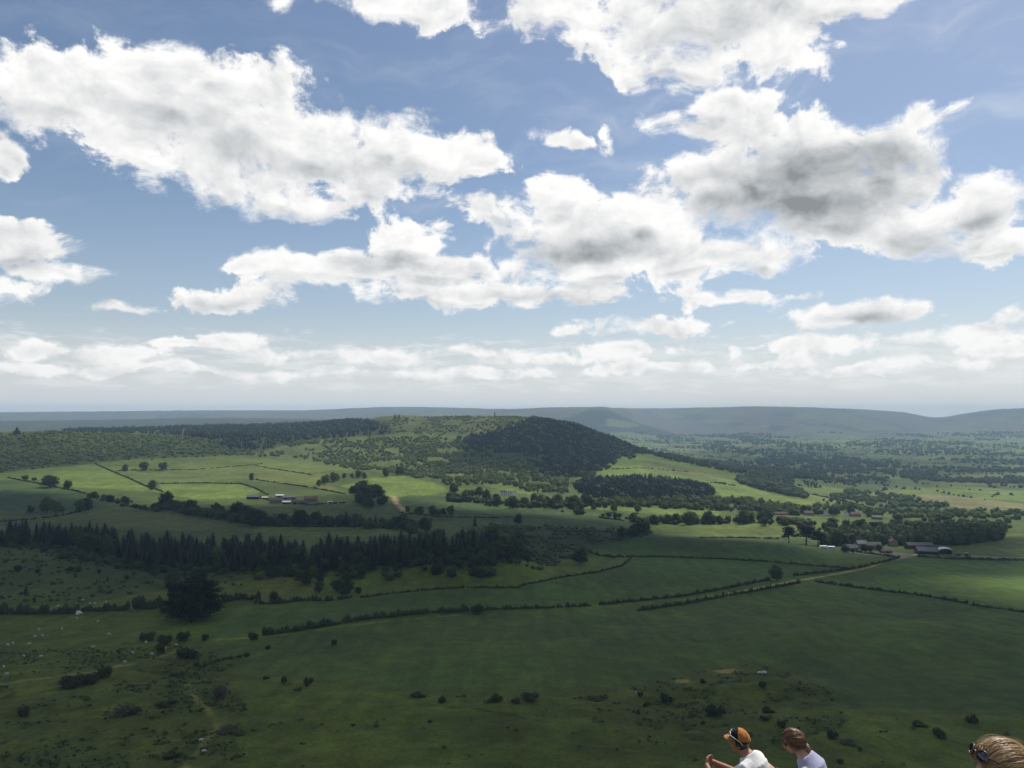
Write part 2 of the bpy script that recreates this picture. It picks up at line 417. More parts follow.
# slope below: rough pasture
paint([(-500,650),(60,645),(165,632),(215,645),(250,672),(420,690),(520,692),(640,684),(740,662),(790,668),(830,690),(850,712),(1524,714),(1524,1200),(-500,1200)], (0.053,0.071,0.021), 130, 420)
n1 = fbm(GX / 22, GY / 22, 71, 4); n2 = fbm(GX / 6, GY / 6, 72, 3)
rp = roughm > .3
cov[rp & (n1 > .60)] = (0.043, 0.061, 0.020)
cov[rp & (n1 < .37)] = (0.066, 0.084, 0.022)
cov[rp & (n2 > .66)] = (0.041, 0.056, 0.019)
zone = np.clip((255 - PXg) / 60, 0, 1); zone = np.maximum(zone, in_poly(PXg, PYg, [(560,700),(640,686),(740,663),(790,669),(835,692),(850,725),(780,745),(690,740),(600,725)]) * 1.0)
zq = zone < fbm(GX / 30, GY / 30, 77, 2) - .05
calm = rp & zq
cov[calm] = np.array((0.056, 0.078, 0.021)) * (0.75 + .5 * n1[calm])[:, None]
cov[GY < 130] = (0.07, 0.082, 0.03)
# bare earth scars by the old workings
for px, py, w, h in ((725,671,11,2.2),(682,681,7,1.8),(636,691,4,1.2),(203,745,4,1.6)):
    e = ((PXg - px) / w) ** 2 + ((PYg - py) / h) ** 2 + (n2 - .5) * 1.6
    cov[(e < 1) & VIS & (GY > 130) & (GY < 500)] = C_EARTH if py < 690 else (0.15, 0.13, 0.085)
# trodden paths and farm tracks
def path(pts, w, c, dlo=130, dhi=3000, fade=0.35):
    """w metres wide, broken by grass"""
    P = [ground(*p) for p in pts]
    best = np.full((NR, NCOL), 1e9)
    for a, b in zip(P[:-1], P[1:]):
        ab = np.array((b.x - a.x, b.y - a.y)); L = ab @ ab + 1e-9
        t = np.clip(((GX - a.x) * ab[0] + (GY - a.y) * ab[1]) / L, 0, 1)
        best = np.minimum(best, np.hypot(GX - a.x - t * ab[0], GY - a.y - t * ab[1]))
    k = np.clip(1.4 - best / w, 0, 1)[..., None] * np.clip((fbm(GX / 9, GY / 9, 90, 2) - fade) * 5, 0, 1)[..., None]
    k = k * ((GY > dlo) & (GY < dhi))[..., None]
    cov[:] = cov * (1 - k) + np.array(c) * k
C_TRACK = (0.26, 0.225, 0.16)
path([(-20,685),(60,676),(115,667),(150,659),(188,648)], 1.3, (0.15,0.135,0.07), fade=.25)
path([(188,684),(194,697),(205,707),(218,722),(212,735),(195,755),(183,770)], 1.15, (0.135,0.132,0.065), fade=.2)
path([(725,594),(764,587),(800,580),(830,575),(870,567),(905,557)], 2.2, C_TRACK, fade=.1)
path([(600,607),(680,600),(725,594)], 1.6, (0.12,0.12,0.06))
path([(905,557),(925,552),(960,556),(1040,557)], 3.0, C_TRACK, fade=.05)
path([(393,496),(396,502),(402,508),(406,513)], 4.5, (0.33,0.27,0.18), fade=.05)
path([(216,640),(300,633),(400,620),(470,614)], 1.4, (0.12,0.12,0.055), fade=.4)
path([(508,692),(580,697),(650,707),(700,722)], 0.7, (0.028,0.036,0.016), fade=.3)
path([(430,705),(500,712),(560,724)], 0.7, (0.030,0.038,0.016), fade=.3)

cov = cov * np.array((1.12, 1.0, .84))
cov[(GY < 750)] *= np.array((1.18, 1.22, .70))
paint([(846,552),(880,551),(906,553),(914,556),(900,558),(870,555)], (0.14,0.12,0.09), 500, 1200)
# --- behind and beside the camera, the rest of the summit and the hill's other side, joined to the fan's two edges
NB = 44
azl = math.atan(U[0]); azr = math.atan(U[-1])
azs = np.linspace(azr, azl + 2 * math.pi, NB + 2)
Rr = D * math.sqrt(1 + U[-1] ** 2); Rl = D * math.sqrt(1 + U[0] ** 2)
tt = (np.arange(1, NB + 1) / (NB + 1))
BX = (Rr[:, None] * (1 - tt) + Rl[:, None] * tt) * np.sin(azs[1:-1])[None, :]
BY = (Rr[:, None] * (1 - tt) + Rl[:, None] * tt) * np.cos(azs[1:-1])[None, :]
ts = tt * tt * (3 - 2 * tt)
BZ = GZ[:, -1][:, None] * (1 - ts) + GZ[:, 0][:, None] * ts
FX = np.concatenate([GX, BX], 1); FY = np.concatenate([GY, BY], 1); FZ = np.concatenate([GZ, BZ], 1)
NC2 = NCOL + NB
Vg = np.stack([FX, FY, FZ], -1).reshape(-1, 3)
ii = np.arange(NR * NC2).reshape(NR, NC2)
nxt = np.roll(ii, -1, axis=1)
Qg = np.stack([ii[:-1], nxt[:-1], nxt[1:], ii[1:]], -1).reshape(-1, 4)
Vg = np.concatenate([Vg, [[0, 0, -1.60]]])
ctr = len(Vg) - 1
Tg = np.stack([np.full(NC2, ctr), nxt[0], ii[0]], -1)
gm = np_mesh('ground', Vg, [Qg, Tg], smooth=True)
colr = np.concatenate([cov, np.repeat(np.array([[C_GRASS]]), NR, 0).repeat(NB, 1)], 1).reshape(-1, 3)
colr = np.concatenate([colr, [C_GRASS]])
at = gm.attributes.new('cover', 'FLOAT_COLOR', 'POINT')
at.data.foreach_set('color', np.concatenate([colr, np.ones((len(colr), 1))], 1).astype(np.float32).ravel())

def ground_material():
    m, nt, out = new_mat('turf_and_crops')
    b = nt.node('ShaderNodeBsdfPrincipled')
    at = nt.node('ShaderNodeAttribute'); at.attribute_name = 'cover'
    geo = nt.node('ShaderNodeNewGeometry'); P = geo.outputs['Position']
    n1 = nt.noise(P, 0.012, 5, .6); n2 = nt.noise(P, 0.11, 5, .65); n3 = nt.noise(P, 0.9, 4, .7)
    st = nt.noise(nt.mapping(P, rot=(0, 0, R(28)), scale=(0.16, 0.012, 0.1)), 1.0, 3, .6)
    k = nt.math('MULTIPLY', nt.ramp(n1, .38, .62, .80, 1.22, False), nt.ramp(n2, .33, .67, .74, 1.28, False))
    k = nt.math('MULTIPLY', k, nt.ramp(n3, .3, .7, .66, 1.34, False))
    k = nt.math('MULTIPLY', k, nt.ramp(st, .36, .64, .88, 1.12, False))
    c = nt.vmath('SCALE', at.outputs['Color'], None, k)
    c = nt.mix(nt.ramp(nt.noise(P, 0.035, 4, .6), .45, .75, 0, .35), c, nt.mix(1.0, c, (1.22, 1.04, .75), 'MULTIPLY'))
    nt.link(c, b.inputs['Base Color'])
    b.inputs['Roughness'].default_value = .9; b.inputs['Specular IOR Level'].default_value = .1
    bn = nt.node('ShaderNodeBump'); bn.inputs['Strength'].default_value = .5; bn.inputs['Distance'].default_value = .7
    nt.link(nt.math('ADD', n2, nt.math('MULTIPLY', n3, .5)), bn.inputs['Height']); nt.link(bn.outputs[0], b.inputs['Normal'])
    nt.link(b.outputs[0], out.inputs[0])
    return m
gmo = link_mesh('ground', gm, mat=ground_material())
tag(gmo, kind='structure')
# ------------------------------------------------------------------ sky
def azel(px, py):
    u = (px - CX) / F; v = (HY - py) / F
    return math.atan(u), math.atan(v / math.sqrt(1 + u * u))

def build_sky():
    w = bpy.data.worlds.new('World'); sc.world = w; w.use_nodes = True
    t = w.node_tree; t.nodes.clear(); nt = NT(t)
    out = nt.node('ShaderNodeOutputWorld')
    sky = nt.node('ShaderNodeTexSky'); sky.sky_type = 'NISHITA'; sky.sun_disc = False
    sky.sun_elevation = R(SUN_EL); sky.sun_rotation = R(SUN_AZ)
    sky.altitude = 320; sky.air_density = 1.0; sky.dust_density = 1.0; sky.ozone_density = 1.6
    tc = nt.node('ShaderNodeTexCoord'); dirv = tc.outputs['Generated']
    x, y, z = nt.sep(dirv)
    az = nt.math('ARCTAN2', x, y); el = nt.math('ARCSINE', z)
    P = nt.xyz(az, el, 0.0)
    wn = nt.node('ShaderNodeTexNoise'); wn.inputs['Scale'].default_value = 9.0; wn.inputs['Detail'].default_value = 3
    nt.link(P, wn.inputs['Vector'])
    wv = nt.vmath('SUBTRACT', wn.outputs['Color'], (.5, .5, .5))
    Pw = nt.vmath('ADD', P, nt.vmath('MULTIPLY', wv, (.075, .042, 0)))
    def blobs(src, lst, k=0.25):
        acc = None; base = src
        for i, (px, py, rx, ry, *rest) in enumerate(lst):
            if i and i % 8 == 0:      # evaluate the heaps a few at a time (the shader's memory is small)
                src = nt.vmath('ADD', base, nt.vmath('SCALE', (1, 1, 0), None, nt.math('MULTIPLY', acc, 1e-6)))
            rot = rest[0] if rest else 0.0; wt = rest[1] if len(rest) > 1 else 1.0
            a, e = azel(px, py); ca = math.cos(a)
            gr = 1.0 + .35 * max(0, 1 - ry / 26.0); sx = rx * gr / F * ca * ca; sy = ry * gr / F * ca
            wt = wt * min(1.0, .48 + .52 * ry / 26.0)
            q = nt.mapping(src, loc=(a, e, 0), rot=(0, 0, R(-rot)), scale=(sx, sy, 1), typ='TEXTURE')
            v = nt.math('MULTIPLY_ADD', nt.vmath('LENGTH', q), -wt, wt)
            if acc is None: acc = v
            else:
                n = nt.math('SMOOTH_MAX', acc, v, k); acc = n
        return acc
    CL = [ # cumulus heaps: bearing and dip of the middle, half width, half height, tilt, weight
        (70,92,115,42,6),(170,95,130,50,10),(255,125,130,58,10),(320,150,120,48,10),(215,75,70,32,0),(425,150,75,36,0),(395,140,50,30,0),(280,190,75,26,12),(475,158,32,16,0),(150,150,80,36,18),(215,180,70,28,12),(370,185,60,22,0),
        (-4,150,22,24,0),
        (20,243,80,22,0),(45,270,55,14,0),(0,285,50,14,0),
        (225,297,58,17,0),(125,307,32,5,0),
        (330,268,95,22,0),(405,240,52,30,-10),(430,268,85,18,0),(455,295,100,15,0),(265,265,40,14,0),
        (590,240,110,46,0),(560,200,50,32,0),(495,212,40,18,0),(600,268,110,18,0),(520,292,150,13,0),(660,250,60,40,0),(690,258,120,24,0),(650,215,55,36,0),(905,225,80,36,0),
        (800,165,120,50,0),(740,130,55,45,0),(705,185,65,38,0),(880,160,72,42,0),(830,215,125,34,0),(715,105,32,22,0),(690,132,36,9,20),(765,258,65,20,0),(915,175,40,30,0),(765,200,80,36,0),(800,190,110,40,0),
        (985,200,65,34,0),(985,243,75,16,0),(930,215,50,26,0),
        (575,139,36,7,8),(606,131,11,9,0),(925,118,38,10,6,.6),
        (700,10,200,42,0),(675,58,85,24,10),(765,42,80,30,0),(560,5,70,20,0),(850,0,90,20,0),(635,76,34,10,20),(800,60,40,12,30),
        (400,2,85,17,0),(275,-3,18,12,0),(440,18,30,12,-20),
        (655,326,66,10,0),(620,350,70,7,0),(568,334,14,5,0),(722,301,42,8,0),(855,318,75,14,0),(880,308,25,8,0),(830,345,75,8,0),(930,342,80,9,0),(808,298,22,5,0),(1020,315,20,9,0),(990,330,50,6,0),(35,350,60,8,0),(120,353,55,7,0),(180,342,30,6,0),(235,336,34,8,0),(300,352,55,7,0),(390,357,60,7,0),(470,353,45,6,0),(560,357,60,6,0),(80,368,90,6,0),(250,370,110,6,0),(440,372,110,6,0),(640,368,90,6,0),(770,362,70,6,0),(900,366,90,7,0),(995,352,60,7,0),
    ]
    S = blobs(Pw, CL)
    big = [c for c in CL if c[3] >= 14]
    Sb = S
    Su = blobs(nt.vmath('ADD', Pw, (.004, .017, 0)), big)     # the same heaps a little higher: more cloud above means a shaded base
    GR = [(800,190,150,52,0),(850,170,70,34,0),(580,248,85,22,0,.75),(400,264,80,13,0,.5),(225,140,150,40,10,.30),(370,165,70,25,0,.3),(980,215,60,22,0,.6),(225,302,50,9,0,.6),(30,262,60,18,0,.5),(690,20,140,25,0,.35),(515,297,100,8,0,.6),(850,322,60,7,0,.5)]
    P2 = nt.vmath('ADD', P, nt.vmath('MULTIPLY', wv, (.08, .05, 0)))
    G = blobs(P2, GR, .2)
    nv = nt.vmath('MULTIPLY', Pw, (1.0, 1.35, 1.0))
    N1 = nt.noise(nv, 15.0, 12, .62)
    N2 = nt.noise(nt.vmath('ADD', nv, (.005, .014, 0)), 15.0, 9, .60)
    # the sky outside this view: broken cumulus of the same kind
    out_w = nt.math('MAXIMUM', nt.ramp(nt.math('ABSOLUTE', az), .68, .85), nt.ramp(el, .52, .62))
    So = nt.math('MULTIPLY', nt.ramp(nt.noise(dirv, 3.0, 2, .5), .45, .72, -.6, .8, False), nt.math('MULTIPLY', out_w, nt.ramp(el, .02, .12)))
    So = nt.math('ADD', So, nt.math('MULTIPLY_ADD', out_w, 1.0, -1.0))
    S = nt.math('MAXIMUM', S, So)
    c = nt.math('ADD', nt.math('SMOOTH_MIN', nt.math('MULTIPLY', S, 1.4), .85, .5), nt.math('ADD', nt.math('MULTIPLY_ADD', N1, 3.1, -1.56), nt.math('MULTIPLY_ADD', nt.noise(nv, 42.0, 7, .6), .9, -.45)))
    a1 = nt.ramp(c, .0, nt.ramp(nt.noise(P, 7.0, 3, .5), (.35), .7, .30, .85))
    e = nt.math('SUBTRACT', N2, N1)           # thinner towards the sun: lit flank
    thick = nt.ramp(c, .3, 1.3)
    Gn = nt.ramp(nt.math('ADD', G, nt.math('MULTIPLY_ADD', nt.noise(nv, 8.0, 6, .5), .6, -.30)), -.08, .72)
    Bv = nt.math('MULTIPLY_ADD', thick, -.11, 1.0)
    Bv = nt.math('MULTIPLY_ADD', Gn, -.47, Bv)
    Bv = nt.math('MULTIPLY_ADD', nt.math('MULTIPLY', nt.ramp(nt.math('ADD', nt.math('SUBTRACT', Su, Sb), nt.math('MULTIPLY_ADD', N1, .5, -.25)), .02, .42), nt.ramp(c, .1, .7)), -.20, Bv)
    Bv = nt.math('MULTIPLY_ADD', e, -.9, Bv)
    L1 = nt.noise(nv, 9.0, 6, .5); L2 = nt.noise(nt.vmath('ADD', nv, (.012, .034, 0)), 9.0, 6, .5)
    Bv = nt.math('MULTIPLY_ADD', nt.math('MAXIMUM', nt.math('SUBTRACT', L2, L1), -.05), -1.0, Bv)
    Bv = nt.math('MINIMUM', nt.math('MAXIMUM', Bv, .30), 1.03)
    ccol = nt.mix(nt.ramp(Bv, .3, .95, 0, 1, False), (.93, 1.0, 1.06), (1.0, .995, .985))
    ccol = nt.vmath('SCALE', ccol, None, Bv)
    # low far-off cumulus rows near the horizon, seen edge-on
    lowP = nt.vmath('MULTIPLY', nt.vmath('ADD', P, nt.vmath('MULTIPLY', wv, (.02, .010, 0))), (1.0, 5.0, 1.0))
    NL = nt.noise(lowP, 20.0, 9, .6)
    wl = nt.math('MULTIPLY', nt.ramp(el, .010, .035), nt.ramp(el, .135, .075))
    a2 = nt.math('MULTIPLY', nt.ramp(nt.math('ADD', NL, nt.math('MULTIPLY_ADD', wl, .34, -.34)), .41, .64), .62)
    # high thin veil
    vp = nt.mapping(nt.vmath('ADD', P, nt.vmath('MULTIPLY', wv, (.08, .08, 0))), rot=(0, 0, R(-16)), scale=(1.0, 4.2, 1.0))
    NV = nt.noise(vp, 5.0, 7, .62)
    vw = nt.ramp(az, -.45, .6, .35, 1.0)
    a3 = nt.math('MULTIPLY', nt.ramp(NV, .44, .80, 0, .42), vw)
    a3 = nt.math('MAXIMUM', a3, nt.ramp(el, .30, .05, 0, .22))
    hz = nt.ramp(el, .14, -.01, 0, .90)
    b_sky = nt.node('ShaderNodeBackground'); b_sky.inputs['Strength'].default_value = 0.095
    nt.link(sky.outputs[0], b_sky.inputs[0])
    def bg(colr):
        b = nt.node('ShaderNodeBackground'); nt.put(b.inputs[0], colr); b.inputs[1].default_value = 1.0
        return b.outputs[0]
    def ms(f, a, b):
        n = nt.node('ShaderNodeMixShader'); nt.put(n.inputs[0], f); nt.link(a, n.inputs[1]); nt.link(b, n.inputs[2]); return n.outputs[0]
    s = b_sky.outputs[0]
    s = ms(a3, s, bg((.80, .84, .88, 1)))
    s = ms(hz, s, bg((.80, .82, .84, 1)))
    s = ms(a2, s, bg((.90, .905, .91, 1)))
    s = ms(a1, s, bg(ccol))
    nt.link(s, out.inputs[0])
    w.cycles.sampling_method = 'MANUAL'; w.cycles.sample_map_resolution = 512
build_sky()

# ------------------------------------------------------------------ air
def build_haze(density):
    top = float(FZ.max()) + 8.0
    V = [(-15500, -11300, -260), (15500, -11300, -260), (15500, 11250, -260), (-15500, 11250, -260), (-15500, -11300, top), (15500, -11300, top), (15500, 11250, top), (-15500, 11250, top)]
    Q = [(0, 3, 2, 1), (4, 5, 6, 7), (0, 1, 5, 4), (1, 2, 6, 5), (2, 3, 7, 6), (3, 0, 4, 7)]
    m, nt, out = new_mat('haze')
    p = nt.node('ShaderNodeVolumePrincipled')
    p.inputs['Color'].default_value = (.57, .78, 1.0, 1); p.inputs['Density'].default_value = density; p.inputs['Anisotropy'].default_value = .0
    nt.link(p.outputs[0], out.inputs['Volume'])
    o = link_mesh('haze', np_mesh('haze', np.array(V, float), np.array(Q)), mat=m)
    tag(o, kind='stuff')
build_haze(8.6e-5)

# ------------------------------------------------------------------ clouds overhead, above the frame, whose shade lies on the valley
def build_cloud(name, poly, n=150, thick=260.0, seed=3, soft=110.0, CLOUD_H=2600.0, full=1.0):
    """poly: outline on the ground (world x, y) of the shade it throws"""
    off = sun_dir * (CLOUD_H / sun_dir.z)
    poly = [(x + off.x, y + off.y) for x, y in poly]
    xs = [p[0] for p in poly]; ys = [p[1] for p in poly]
    gx = np.linspace(min(xs) - 200, max(xs) + 200, n); gy = np.linspace(min(ys) - 200, max(ys) + 200, n)
    X, Y = np.meshgrid(gx, gy)
    Xw = X + (fbm(X / 260, Y / 260, seed, 4) - .5) * 240; Yw = Y + (fbm(X / 260, Y / 260, seed + 9, 4) - .5) * 240
    ins = in_poly(Xw, Yw, poly)
    dist = np.full(X.shape, 1e9)
    for i in range(len(poly)):
        a = np.array(poly[i]); b = np.array(poly[(i + 1) % len(poly)]); ab = b - a
        t = np.clip(((Xw - a[0]) * ab[0] + (Yw - a[1]) * ab[1]) / (ab @ ab + 1e-9), 0, 1)
        dist = np.minimum(dist, np.hypot(Xw - a[0] - t * ab[0], Yw - a[1] - t * ab[1]))
    sd = np.where(ins, dist, -dist)
    dens = np.clip(sd / soft + .5, 0, 1) * full
    top = CLOUD_H + 6 + thick * np.sqrt(np.clip(sd / 300, 0, 1)) * (.5 + fbm(X / 180, Y / 180, seed + 4, 4))
    bot = CLOUD_H - 6 - 25 * np.clip(sd / 200, 0, 1) * fbm(X / 120, Y / 120, seed + 5, 3)
    keep = sd > -soft * .5
    fk = keep[:-1, :-1] | keep[1:, :-1] | keep[:-1, 1:] | keep[1:, 1:]
    idx = np.arange(n * n).reshape(n, n)
    q = np.stack([idx[:-1, :-1], idx[:-1, 1:], idx[1:, 1:], idx[1:, :-1]], -1)[fk]
    V = np.concatenate([np.stack([X, Y, top], -1).reshape(-1, 3), np.stack([X, Y, bot], -1).reshape(-1, 3)])
    Q = np.concatenate([q, q[:, ::-1] + n * n])
    me = np_mesh(name, V, Q, smooth=True, tint=np.concatenate([dens.ravel()] * 2))
    m = bpy.data.materials.get('cloud_droplets')
    if m is None:
        m, nt, out = new_mat('cloud_droplets')
        a = nt.node('ShaderNodeAttribute'); a.attribute_name = 'tint'
        d = nt.node('ShaderNodeBsdfDiffuse'); d.inputs[0].default_value = (.9, .9, .9, 1)
        tr = nt.node('ShaderNodeBsdfTranslucent'); tr.inputs[0].default_value = (.85, .87, .9, 1)
        mx = nt.node('ShaderNodeMixShader'); mx.inputs[0].default_value = .5
        nt.link(d.outputs[0], mx.inputs[1]); nt.link(tr.outputs[0], mx.inputs[2])
        tp = nt.node('ShaderNodeBsdfTransparent')
        m2 = nt.node('ShaderNodeMixShader')
        nt.link(nt.math('POWER', a.outputs['Fac'], 1.6), m2.inputs[0]); nt.link(tp.outputs[0], m2.inputs[1]); nt.link(mx.outputs[0], m2.inputs[2])
        nt.link(m2.outputs[0], out.inputs[0])
    o = link_mesh(name, me, mat=m)
    tag(o, kind='structure')
    return o
def gpoly(pts):
    q = [ground(*p) for p in pts]
    return [(g.x, g.y) for g in q]
# shade over the near valley floor, from the foot of the hill to the far farms (left) and the lane (right)
shade = gpoly([(-200,494),(0,488),(120,490),(200,497),(300,501),(360,496),(400,492),(470,497),(520,503),(600,511),(660,517),(720,532),(800,537),(860,531),(960,528),(1090,528),(1090,551),(985,555),(945,566),(1010,585),(1060,600)])
build_cloud('cloud', shade + [(560, 420), (420, 170), (120, 150), (-120, 150), (-420, 170), (-900, 420)], seed=3)
# thinner, higher ones: over the plain and the dark hill, over the left-hand scrub hill and the forest ridge
build_cloud('cloud', gpoly([(655,462),(700,452),(760,446),(860,447),(930,455),(1030,452),(1030,466),(960,474),(900,487),(840,487),(790,480),(740,474),(690,468)]), seed=23, soft=420.0, CLOUD_H=4300.0, full=.52)
build_cloud('cloud', gpoly([(-150,440),(20,438),(150,442),(215,446),(235,456),(120,462),(20,472),(-150,478)]) , seed=31, soft=380.0, CLOUD_H=2900.0, full=.62)
build_cloud('cloud', gpoly([(470,454),(484,444),(520,440),(570,438),(606,448),(626,457),(606,464),(580,472),(540,468)]), seed=37, soft=300.0, CLOUD_H=3300.0, full=.7)
# ------------------------------------------------------------------ foliage
def leaf_mat(name, c, rand=.3, transl=.25):
    m, nt, out = new_mat(name)
    oi = nt.node('ShaderNodeObjectInfo'); at = nt.node('ShaderNodeAttribute'); at.attribute_name = 'tint'
    geo = nt.node('ShaderNodeNewGeometry')
    nz = nt.noise(geo.outputs['Position'], .35, 3, .6)
    k = nt.math('MULTIPLY', nt.ramp(oi.outputs['Random'], 0, 1, 1 - rand, 1 + rand, False), nt.ramp(nz, .3, .7, .78, 1.25, False))
    k = nt.math('MULTIPLY', k, nt.math('ADD', 1.0, at.outputs['Fac']))
    cc = nt.vmath('SCALE', c, None, k)
    cc = nt.mix(nt.ramp(nt.math('FRACT', nt.math('MULTIPLY_ADD', at.outputs['Fac'], 7.3, nt.math('MULTIPLY', oi.outputs['Random'], 3.7))), 0, 1, 0, .55, False), cc, nt.mix(1.0, cc, (1.3, .98, .62), 'MULTIPLY'))
    d = nt.node('ShaderNodeBsdfPrincipled'); d.inputs['Roughness'].default_value = .7; d.inputs['Specular IOR Level'].default_value = .15
    nt.link(cc, d.inputs['Base Color'])
    if transl:
        t = nt.node('ShaderNodeBsdfTranslucent'); nt.link(nt.mix(1.0, cc, (1.3, 1.4, .7), 'MULTIPLY'), t.inputs[0])
        mx = nt.node('ShaderNodeMixShader'); mx.inputs[0].default_value = transl
        nt.link(d.outputs[0], mx.inputs[1]); nt.link(t.outputs[0], mx.inputs[2]); nt.link(mx.outputs[0], out.inputs[0])
    else:
        nt.link(d.outputs[0], out.inputs[0])
    return m
LM = {'conifer': leaf_mat('spruce_needles', (.011, .021, .010), .25, .1), 'pine': leaf_mat('pine_needles', (.010, .016, .009), .2, .1),
      'broad': leaf_mat('broad_leaves', (.058, .088, .023), .35, .38), 'scrub': leaf_mat('hawthorn_leaves', (.105, .142, .042), .3, .45), 'light': leaf_mat('fresh_leaves', (.088, .118, .030), .3, .42),
      'dark': leaf_mat('deep_green_leaves', (.036, .056, .018), .35, .35), 'gorse': leaf_mat('gorse_sprays', (.033, .047, .016), .25, .1),
      'hawthorn': leaf_mat('hawthorn_in_faded_blossom', (.11, .095, .075), .1), 'rush': leaf_mat('bracken_fronds', (.050, .072, .020), .3, .2)}
BARK = plain('bark', (.055, .045, .036), .9, .1, .3, 3.0)

def ico(sub):
    bm = bmesh.new(); bmesh.ops.create_icosphere(bm, subdivisions=sub, radius=1.0)
    V = np.array([v.co[:] for v in bm.verts]); Fc = np.array([[v.index for v in f.verts] for f in bm.faces]); bm.free()
    return V, Fc
ICO1, ICO2, ICO3 = ico(1), ico(2), ico(3)

def leaves(r, clumps, n, size, flat=0.0, inner=.72):
    """n leaf sprays over the skins of the clumps [(centre, radii)]; returns V, Q"""
    C_ = np.array([c for c, _ in clumps], float); Rd = np.array([q if np.ndim(q) else (q, q, q) for _, q in clumps], float)
    w = Rd[:, 0] * Rd[:, 2]; k = r.choice(len(clumps), n, p=w / w.sum())
    dr = r.normal(size=(n, 3)); dr[:, 2] += .25; dr /= np.linalg.norm(dr, axis=1)[:, None]
    rad = r.uniform(inner, 1.24, (n, 1))
    p = C_[k] + dr * Rd[k] * rad
    nrm = dr + r.normal(size=(n, 3)) * .55; nrm[:, 2] += flat
    nrm /= np.linalg.norm(nrm, axis=1)[:, None]
    a = np.cross(nrm, r.normal(size=(n, 3))); a /= np.linalg.norm(a, axis=1)[:, None] + 1e-9
    b = np.cross(nrm, a)
    s = size * r.uniform(.55, 1.4, (n, 1)); t = s * r.uniform(.5, 1.0, (n, 1))
    V = np.stack([p - a * s, p - b * t * .8, p + a * s, p + b * t], 1).reshape(-1, 3)
    return V, np.arange(4 * n).reshape(n, 4)

def cores(r, clumps, f=.8, base=ICO1):
    Vs, Fs = [], []; o = 0
    for c, q in clumps:
        q = np.array(q if np.ndim(q) else (q, q, q), float)
        v = base[0] * (q * f) * (1 + r.uniform(-.14, .14, (len(base[0]), 1))) + np.array(c)
        Vs.append(v); Fs.append(base[1] + o); o += len(v)
    return np.concatenate(Vs), np.concatenate(Fs)

def crown_mesh(name, r, clumps, n, size, mat, flat=0.0, f=.66):
    v1, q1 = cores(r, clumps, f); v2, q2 = leaves(r, clumps, n, size, flat)
    me = np_mesh(name, np.concatenate([v1, v2]), [q1, q2 + len(v1)])
    me.materials.append(LM[mat]); return me

def limb(bm, a, b, r0, r1, seg=6):
    a = Vector(a); b = Vector(b); ax = (b - a).normalized()
    s = ax.orthogonal().normalized(); t = ax.cross(s)
    ring = []
    for p, rr in ((a, r0), (b, r1)):
        ring.append([bm.verts.new(p + (s * math.cos(2 * math.pi * i / seg) + t * math.sin(2 * math.pi * i / seg)) * rr) for i in range(seg)])
    for i in range(seg):
        bm.faces.new((ring[0][i], ring[0][(i + 1) % seg], ring[1][(i + 1) % seg], ring[1][i]))
    bm.faces.new(ring[1]); bm.faces.new(ring[0][::-1])

def trunk_mesh(name, limbs):
    bm = bmesh.new()
    for l in limbs: limb(bm, *l)
    me = bpy.data.meshes.new(name); bm.to_mesh(me); bm.free(); me.materials.append(BARK)
    return me

def broad_proto(seed, mat, n=1100, wide=.36, size=.042):
    r = np.random.default_rng(seed)
    cl = [((0, 0, .50), (wide * .7, wide * .7, .36)), ((wide * .25, 0, .27), (wide * .6, wide * .6, .17)), ((-wide * .3, wide * .2, .30), (wide * .5, wide * .5, .18))]
    for i in range(9):
        a = i * 2.4 + r.uniform(-.4, .4); h = .24 + .60 * (i / 8) ** .85 + r.uniform(-.04, .04)
        w = wide * (.62 if h < .72 else .34) * r.uniform(.8, 1.15)
        cl.append(((math.cos(a) * w, math.sin(a) * w, h), tuple(np.array((.17, .17, .135)) * r.uniform(.75, 1.2) * (wide / .36))))
    limbs = [((0, 0, -.03), (0, 0, .34), .030, .021)] + [((0, 0, .22 + .03 * i), (math.cos(i * 2.4) * wide * .5, math.sin(i * 2.4) * wide * .5, .48 + .04 * i), .014, .006) for i in range(5)]
    return crown_mesh('crown', r, cl, n, size, mat), trunk_mesh('trunk', limbs)

def conifer_proto(seed, mat, n=620, w=.17, size=.035):
    r = np.random.default_rng(seed)
    z = 1 - np.sqrt(r.uniform(0, 1, n)) * .90
    tier = np.round(z * 15) / 15 + r.uniform(-.010, .010, n)
    rad = w * (1.03 - tier) ** .62 * (1 - .25 * ((z * 15) % 1)) * r.uniform(.45, 1.2, n)
    a = r.uniform(0, 6.283, n)
    p = np.stack([np.cos(a) * rad, np.sin(a) * rad, tier - rad * .35], 1)
    o = np.stack([np.cos(a), np.sin(a), np.full(n, -.45)], 1); o /= np.linalg.norm(o, axis=1)[:, None]
    s = np.stack([-np.sin(a), np.cos(a), r.uniform(-.3, .3, n)], 1)
    L = size * r.uniform(.7, 1.5, (n, 1)); W = L * r.uniform(.35, .6, (n, 1))
    V = np.stack([p - o * L * .6, p + s * W, p + o * L, p - s * W], 1).reshape(-1, 3)
    k = 7; hz = np.array([.07, .3, .55, .8, .97]); cv = []
    for h in hz:
        for i in range(k): cv.append((math.cos(6.283 * i / k) * w * .66 * (1 - h), math.sin(6.283 * i / k) * w * .66 * (1 - h), h))
    cq = [(j * k + i, j * k + (i + 1) % k, (j + 1) * k + (i + 1) % k, (j + 1) * k + i) for j in range(len(hz) - 1) for i in range(k)]
    me = np_mesh('crown', np.concatenate([np.array(cv), V]), np.concatenate([np.array(cq), np.arange(4 * n).reshape(n, 4) + len(cv)]))
    me.materials.append(LM[mat])
    return me, trunk_mesh('trunk', [((0, 0, -.03), (0, 0, .93), .016, .003)])

